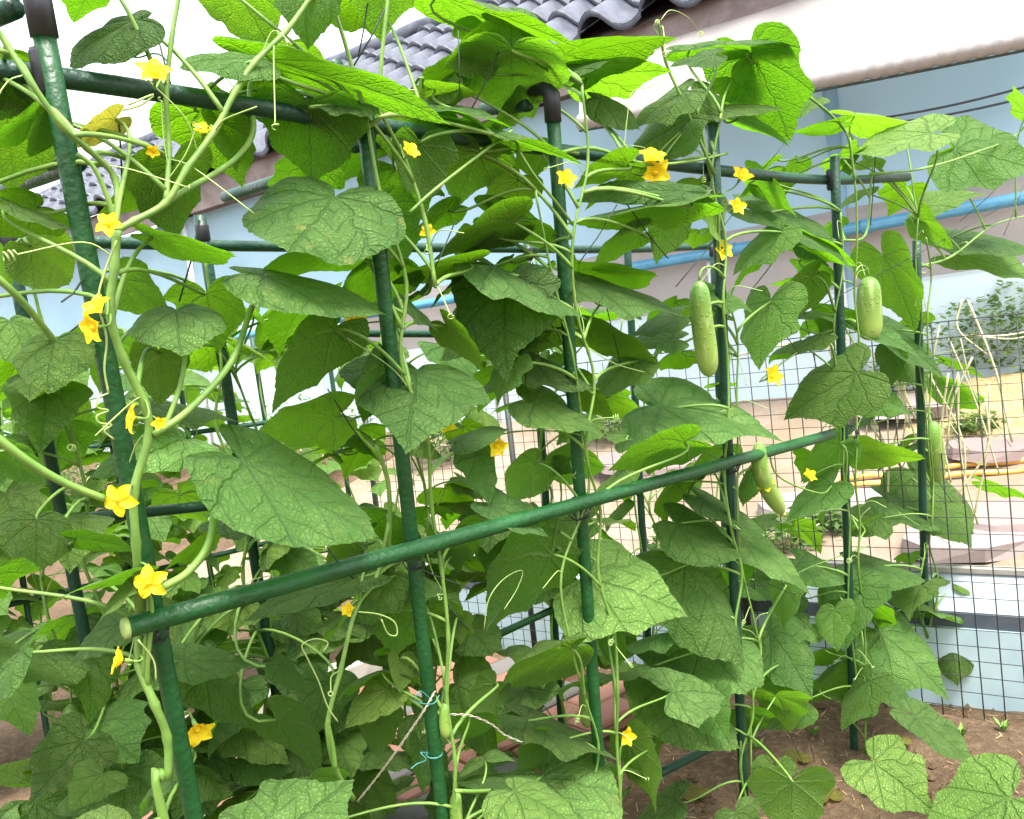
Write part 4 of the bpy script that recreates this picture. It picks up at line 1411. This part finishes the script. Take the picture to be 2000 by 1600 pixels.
def cface(dx, dy, dz=1.0):
    """a direction given as right, up, towards the camera"""
    return (CR * dx + CU * dy - FW * dz).normalized()
FLOW = [  # plant, x, y, offset, facing, size, openness
    (P1, 302, 143, -.05, (.3, .5, .7), .019, .6), (P1, 212, 437, -.06, (.1, .3, 1), .014, .8), (P1, 190, 600, -.055, (-.2, .5, .8), .016, .6), (P1, 182, 640, -.06, (-.5, -.2, .8), .018, .6),
    (P1, 257, 816, -.06, (-.8, .1, .7), .016, .7), (P1, 230, 976, -.065, (-.1, .05, 1), .018, 1.0), (P1, 290, 1138, -.07, (0, .05, 1), .018, 1.0), (P1, 235, 1288, -.055, (-.9, .3, .5), .016, .5),
    (P1, 312, 828, -.05, (.3, .3, 1), .009, .4), (P1, 395, 255, -.02, (.2, .5, .6), .012, .5), (P1, 300, 295, -.02, (0, -.4, .8), .009, .4), (P1, 385, 1425, .06, (.5, -.4, .6), .022, .5), (P1, 245, 90, .0, (-.3, .6, .6), .012, .4),
    (P2, 690, 622, .05, (.2, .3, 1), .016, .7), (P2, 800, 297, -.03, (.5, .4, .6), .013, .5), (P2, 866, 832, .0, (.3, .5, .8), .015, .5), (P2, 682, 1192, -.03, (-.4, .4, .8), .010, .4), (P2, 835, 455, .0, (.1, .3, .8), .011, .4),
    (P3, 1105, 350, -.04, (.2, .4, .8), .013, .6), (P3, 970, 872, .02, (.3, -.3, .8), .013, .5), (P4, 1274, 308, -.02, (.1, .7, .7), .017, .6), (P4, 1280, 338, -.02, (.2, -.4, .9), .017, .6), (P4, 1370, 398, -.03, (0, .5, .8), .012, .4),
    (P4, 1438, 405, -.02, (.4, .2, .8), .012, .5), (P4, 1448, 345, -.02, (.2, .5, .9), .013, .5), (P4, 1412, 490, -.02, (.2, .2, .9), .012, .5), (P5, 1508, 735, .0, (.4, .3, .8), .014, .5), (P5, 1495, 945, -.03, (-.3, .3, .9), .012, .4), (P5, 1580, 930, .0, (.4, .5, .6), .010, .5),
    (P4, 1222, 1438, .0, (.4, .2, .8), .012, .4)]
for pl, x, y, off, d, sz, op in FLOW:
    pl.flower(wp(x, y, off), cface(*d), sz * fz(x, y) / .84 if fz(x, y) > .84 else sz, op)
def cuke(pl, pts, off, wpx, blossom=True, back=False):
    f = (wb if back else wp)
    dd = (bz if back else fz)(*pts[0])
    pl.cucumber([f(x, y, off) for x, y in pts], wpx / 2 * dd / FPX, blossom)
cuke(P4, [(1366, 548), (1368, 600), (1377, 670), (1386, 736)], -.07, 46, False)
cuke(P5, [(1484, 862), (1484, 910), (1500, 955), (1528, 1002)], -.03, 36)
cuke(P5, [(1697, 540), (1697, 580), (1698, 625), (1698, 665)], -.05, 50, False)
cuke(P6, [(1824, 822), (1822, 860), (1826, 900), (1832, 940)], -.02, 38, False)
cuke(PLB[3], [(1146, 1318), (1144, 1350), (1146, 1385), (1148, 1420)], -.12, 30, False, True)
cuke(P2, [(871, 1372), (868, 1395), (868, 1418), (872, 1440)], -.02, 22, False)
cuke(P2, [(892, 1545), (890, 1575), (892, 1610), (895, 1650)], -.02, 27, False)
cuke(PLB[0], [(140, 1375), (142, 1405), (150, 1435), (158, 1462)], -.05, 38, False, True)
cuke(PLB[1], [(575, 1340), (578, 1370), (582, 1395), (586, 1425)], -.08, 40, False, True)
#cuke(P5, [(1608, 1318), (1606, 1340), (1608, 1362), (1612, 1384)], .03, 42, False)
#cuke(P3, [(925, 1580), (926, 1600), (928, 1625), (930, 1650)], -.03, 46, False)

# twine knotted on the second stake
def twine():
    t = thing('twisted_twine', 'pale twisted twine tied from the second stake down to the brick path', 'twine', tuple(wp(840, 1370, -.02)))
    a = [wp(850, 1350, -.02), wp(830, 1385, -.02), wp(800, 1430, .0), wp(765, 1480, .03), wp(735, 1520, .06), wp(698, 1566, .1)]
    sp = spline(a, 14)
    mb = MB()
    for k in (0, math.pi):
        mb.tube([p + V3((math.cos(i * .8 + k), 0, math.sin(i * .8 + k))) * .0011 for i, p in enumerate(sp)], .0009, 4)
    mb.build('strand', M['twine'], t)
    b = spline([wp(880, 1395, -.02), wp(920, 1398, -.02), wp(960, 1415, -.01), (wp(985, 1435, .0)), wp(1020, 1450, .0)], 10)
    mb = MB()
    for k in (0, math.pi):
        mb.tube([p + V3((math.cos(i * .8 + k), 0, math.sin(i * .8 + k))) * .0011 for i, p in enumerate(b)], .0009, 4)
    mb.build('strand', M['twine'], t)
    q = thing('teal_twine', 'short teal twine knotted round the second stake below the pale twine', 'twine', tuple(wp(845, 1472, -.02)))
    A, B = FP[1]
    ax = (B - A).normalized()
    c = onpl(848, 1472, PF, PN)
    MB().tube([c + (CN * math.cos(w) + R * math.sin(w)) * .0118 for w in [k * .35 for k in range(19)]], .0011, 5).build('loop', M['teal'], q)
    MB().tube(spline([wp(838, 1472, -.014), wp(822, 1470, -.025), (wp(832, 1484, -.03)), wp(815, 1492, -.02), wp(802, 1502, -.02)], 6), .0009, 4).build('loose_end', M['teal'], q)
    c = onpl(835, 1362, PF, PN)
    MB().tube(spline([c + CN * .012, wp(820, 1350, -.03), wp(812, 1370, -.03), wp(845, 1375, -.03), wp(858, 1358, -.025)], 6), .0009, 4).build('knot', M['teal'], q)
twine()

# ------------------------------------------------------------------ litter on the soil
def litter():
    rr = random.Random(3)
    mb = MB()
    for k in range(900):
        x, y = rr.uniform(-1.2, 1.6), rr.uniform(1.1, 2.9)
        z = gz(x, y) + .018 * noise.noise(V3((x * 4, y * 4, 0))) + .012 * noise.noise(V3((x * 13, y * 13, 3))) + .003
        a = rr.uniform(0, 3.14); L = rr.uniform(.004, .018); w = rr.uniform(.0008, .002)
        d = V3((math.cos(a), math.sin(a), rr.uniform(-.2, .3)))
        s = V3((-d.y, d.x, 0)) * w
        p = V3((x, y, z))
        mb.add([p - d * L - s, p - d * L + s, p + d * L + s * .6 + V3((0, 0, .004)), p + d * L - s * .6 + V3((0, 0, .004))], [[0, 1, 2, 3]])
    tag(mb.build('straw_litter', M['straw'], None, False), 'bits of straw and dry stems scattered on the brown soil', 'straw', None, 'stuff')
    mb = MB()
    for k in range(1500):
        x, y = rr.uniform(-1.2, 1.6), rr.uniform(1.1, 2.9)
        z = gz(x, y) + .004 + .012 * noise.noise(V3((x * 4, y * 4, 0)))
        r = rr.uniform(.005, .016) * (1 if rr.random() < .88 else 2.0)
        vv = []
        for u in range(6):
            vv.append(V3((x, y, z)) + V3((math.cos(u * 1.05), math.sin(u * 1.05), 0)) * r * rr.uniform(.7, 1.2) - V3((0, 0, .004)))
        vv.append(V3((x + r * .2, y, z + r * rr.uniform(.6, 1))))
        mb.add(vv, [[u, (u + 1) % 6, 6] for u in range(6)])
    tag(mb.build('soil_crumbs', M['soil'], None, False), 'loose crumbs of brown earth lying over the bed', 'earth', None, 'stuff')
    # leaves dropped on the soil, and seedlings of weeds
    for k, (x, y, lab) in enumerate(((1560, 1500, 'dry curled yellow leaf lying on the soil between two stakes'), (1760, 1455, 'small yellowed leaf lying on the soil near the wire fence'), (1350, 1560, 'withered leaf lying on the soil beside the low rail'), (1620, 1575, 'limp yellow leaf fallen on the bare soil by the stake foot'))):
        p = gpix(x, y)
        me = LM['leaf_old'][k % 3]
        z = Matrix.Translation(p + V3((0, 0, .022))) @ Matrix.Rotation(k * 2.1, 4, 'Z') @ Matrix.Rotation(.15, 4, 'X') @ Matrix.Diagonal((.035, .055, .05, 1))
        o = link('fallen_leaf', me, None, z)
        tag(o, lab, 'leaf', 'fallen leaves on the soil'); o.color = (1.1, .85, .7, 1)
    for k, (x, y, lab) in enumerate(((1480, 1470, 'tiny weed seedling on the soil behind the fourth stake'), (1700, 1560, 'small weed on the soil below the pale veined leaf'), (1880, 1440, 'weed tuft on the soil at the foot of the wire fence'), (1590, 1440, 'little weed at the foot of the fifth stake'), (1250, 1500, 'weed growing from the soil near the low rail'), (1960, 1430, 'weed tuft under the last uprights of the wire fence'))):
        p = gpix(x, y)
        w = thing('weed', lab, 'weed', tuple(p), 'weeds on the soil')
        mb = MB()
        for j in range(16):
            a = rr.uniform(0, 6.28); h = rr.uniform(.012, .04); d = V3((math.cos(a), math.sin(a), 0))
            t = p + d * h * .7 + V3((0, 0, h)); sd2 = V3((-d.y, d.x, 0)) * h * .16
            mb.add([p, p.lerp(t, .55) + sd2 + V3((0, 0, .006)), t, p.lerp(t, .55) - sd2 + V3((0, 0, .006))], [[0, 1, 2, 3]])
        mb.build('leaves', M['stem'], w, False)
litter()

# ------------------------------------------------------------------ beyond the fence
def leaf_cloud(c, rad, n, size, rr, flat=1.0):
    mb = MB()
    for k in range(n):
        while True:
            p = V3((rr.uniform(-1, 1), rr.uniform(-1, 1), rr.uniform(-1, 1)))
            l = p.length
            if l < 1 and rr.random() < .25 + .75 * l: break
        lump = .75 + .45 * noise.noise(p * 2.2 + c)
        q = c + V3((p.x * rad.x, p.y * rad.y, p.z * rad.z)) * lump
        d = V3((rr.uniform(-1, 1), rr.uniform(-1, 1), rr.uniform(-.6, .5))).normalized()
        s = d.cross(V3((rr.uniform(-.4, .4), rr.uniform(-.4, .4), 1))).normalized()
        u = size * rr.uniform(.6, 1.3)
        mb.add([q, q + d * u * .5 + s * u * .32, q + d * u, q + d * u * .5 - s * u * .32], [[0, 1, 2, 3]])
    return mb
def shrubs():
    rr = random.Random(21)
    spots = [(1880, 725, (.55, .40, .30), 'shrub growing beyond the wire fence with dry stalks over it'), (2010, 735, (.7, .5, .40), 'darker shrub further behind the dry stalks at the edge of the yard'), (1720, 770, (.4, .3, .14), 'low loose shrub beyond the fence between the last two stakes'),
             (1540, 1075, (.22, .18, .09), 'low weedy shrub seen under the middle rail end'), (1330, 1090, (.26, .2, .10), 'low yellowish shrub behind the fence under the middle rail'), (1200, 860, (.5, .4, .16), 'shrub near the ice blue sheet behind the pale veined leaf'),
             (880, 900, (.6, .5, .26), 'bushy plant behind the vines in the gap beside the second stake'), (600, 940, (.9, .6, .45), 'bushy bright plant beyond the third row under the far sheet'), (250, 960, (1.0, .6, .5), 'wide bushy plant beyond the third row behind the first stakes'), (120, 1010, (.6, .4, .34), 'round leafy bush beyond the brick path, seen beside the nearest stake'), (-60, 980, (.9, .6, .5), 'bushy plant at the outer end beyond the third row'),
             (1905, 850, (.20, .14, .08), 'tuft of weeds between the straw mound and the orange hose'), (1620, 1040, (.20, .14, .07), 'small weed beside the slab behind the curved cucumber')]
    for x, y, rad, lab in spots:
        c = gpix(x, y)
        g = gz(c.x, c.y)
        c.z = g + rad[2] * .85
        t = thing('shrub', lab, 'shrub', (c.x, c.y, g))
        leaf_cloud(c, V3(rad), int((3400 if x > 1850 and y < 740 else 1300) * (rad[0] + .15)), .05 if rad[0] > .3 else .035, rr).build('crown', M['shrub'], t, False)
        mb = MB()
        for k in range(5):
            a = rr.uniform(0, 6.28)
            mb.tube([V3((c.x, c.y, g - .03)), c + V3((math.cos(a) * rad[0] * .3, math.sin(a) * rad[1] * .3, -rad[2] * .2)), c + V3((math.cos(a) * rad[0] * .7, math.sin(a) * rad[1] * .7, rad[2] * .5))], [.008, .006, .002], 5)
        mb.build('stem', M['dry'], t)
    # dry stalks over the top of the fence
    t = thing('dry_stalks', 'tangle of pale dry vine stalks hanging over the top of the wire fence', 'dried vine', tuple(F0))
    for k in range(60):
        s = rr.uniform(-.6, .42)
        p = F0 + FD * s + FN * rr.uniform(.01, .08)
        p.z = rr.uniform(.86, 1.16)
        if k < 12:
            d = FD * rr.uniform(.15, .35) * rr.choice((-1, 1)); e = p + d + V3((0, 0, rr.uniform(-.04, .04))); p.z = e.z = 1.07 + rr.uniform(-.03, .04)
            m1 = p.lerp(e, .5) + V3((0, 0, rr.uniform(-.03, .03)))
        else:
            e = p + FD * rr.uniform(-.1, .1) - V3((0, 0, rr.uniform(.15, .45))); m1 = p.lerp(e, .5) + FD * rr.uniform(-.05, .05)
        MB().tube(spline([p, m1, e], 5), rr.uniform(.0016, .0034), 5).build('stalk', M['dry'], t)
    # straw mound
    c = gpix(1965, 790); g = gz(c.x, c.y)
    vv, ff = [], []
    n, mm = 22, 10
    for j in range(mm + 1):
        for i in range(n):
            a = i / n * 2 * math.pi; r = j / mm
            x, y = c.x + math.cos(a) * r * .75, c.y + math.sin(a) * r * .6
            h = .15 * (1 - r * r) ** 1.0 * (1 + .3 * noise.noise(V3((x * 5, y * 5, 0)))) + .05 * noise.noise(V3((x * 12, y * 12, 2)))
            vv.append((x, y, gz(x, y) - .02 + max(0, h)))
    for j in range(mm):
        for i in range(n): ff.append([j * n + i, j * n + (i + 1) % n, (j + 1) * n + (i + 1) % n, (j + 1) * n + i])
    tag(mesh_obj('straw_mound', vv, ff, M['straw']), 'heap of tan straw and sandy earth beyond the wire fence', 'mound')
    # stone slabs lying beyond
    for k, (x, y, d, w, h, rz, lab) in enumerate(((1910, 1060, 2.5, .34, .22, .3, 'large pinkish stone slab lying just behind the low board wall'), (1985, 1020, 2.75, .30, .2, -.2, 'grey veined stone slab beside the pinkish one behind the board wall'), (1950, 880, 3.2, .34, .2, .6, 'pale stone slab below the orange hose, tilted to the fence'),
                             (1700, 985, 3.2, .30, .25, .2, 'pale flat stone slab under the middle rail end beyond the fence'), (1590, 1000, 3.0, .28, .22, .5, 'flat stone slab seen behind the curved cucumber'), (1860, 790, 4.4, .6, .35, .1, 'long pale slab at the foot of the straw heap'), (1330, 900, 4.0, .6, .4, .1, 'wide pale slab lying in the open behind the middle rail'))):
        p = gpix(x, y); g = gz(p.x, p.y)
        vv = []
        rr2 = random.Random(k)
        nn = 9
        for z in (0, 1):
            for i in range(nn):
                a = i / nn * 6.283
                q = (1 + .12 * rr2.uniform(-1, 1)) / max(abs(math.cos(a)), abs(math.sin(a))) ** .6
                vv.append((math.cos(a) * w * q, math.sin(a) * h * q, z * .06 + .01 * rr2.uniform(-1, 1)))
        ff = [list(range(nn))[::-1], [nn + i for i in range(nn)]] + [[i, (i + 1) % nn, nn + (i + 1) % nn, nn + i] for i in range(nn)]
        o = mesh_obj('stone_slab', vv, ff, M['stone'], None, False)
        o.location = (p.x, p.y, g - .012); o.rotation_euler = (.07, .02, rz)
        tag(o, lab, 'stone slab', 'stone slabs beyond the fence')
    for k in range(2):
        a, b = gpix(1640, 950 + 14 * k), gpix(2080, 900 + 20 * k)
        p = [a.lerp(b, i / 14) for i in range(15)]
        p = [V3((q.x, q.y, gz(q.x, q.y) + .03 + .05 * k * 0 + .008 * math.sin(i))) for i, q in enumerate(p)]
        tag(MB().tube(p, .014, 8).build('hose', M['hose']), ['upper orange hose lying across the ground beyond the fence', 'lower yellow orange hose lying across the ground beyond the fence'][k], 'hose', 'orange hoses beyond the fence')
shrubs()
print('leaves by hand', nleaf)
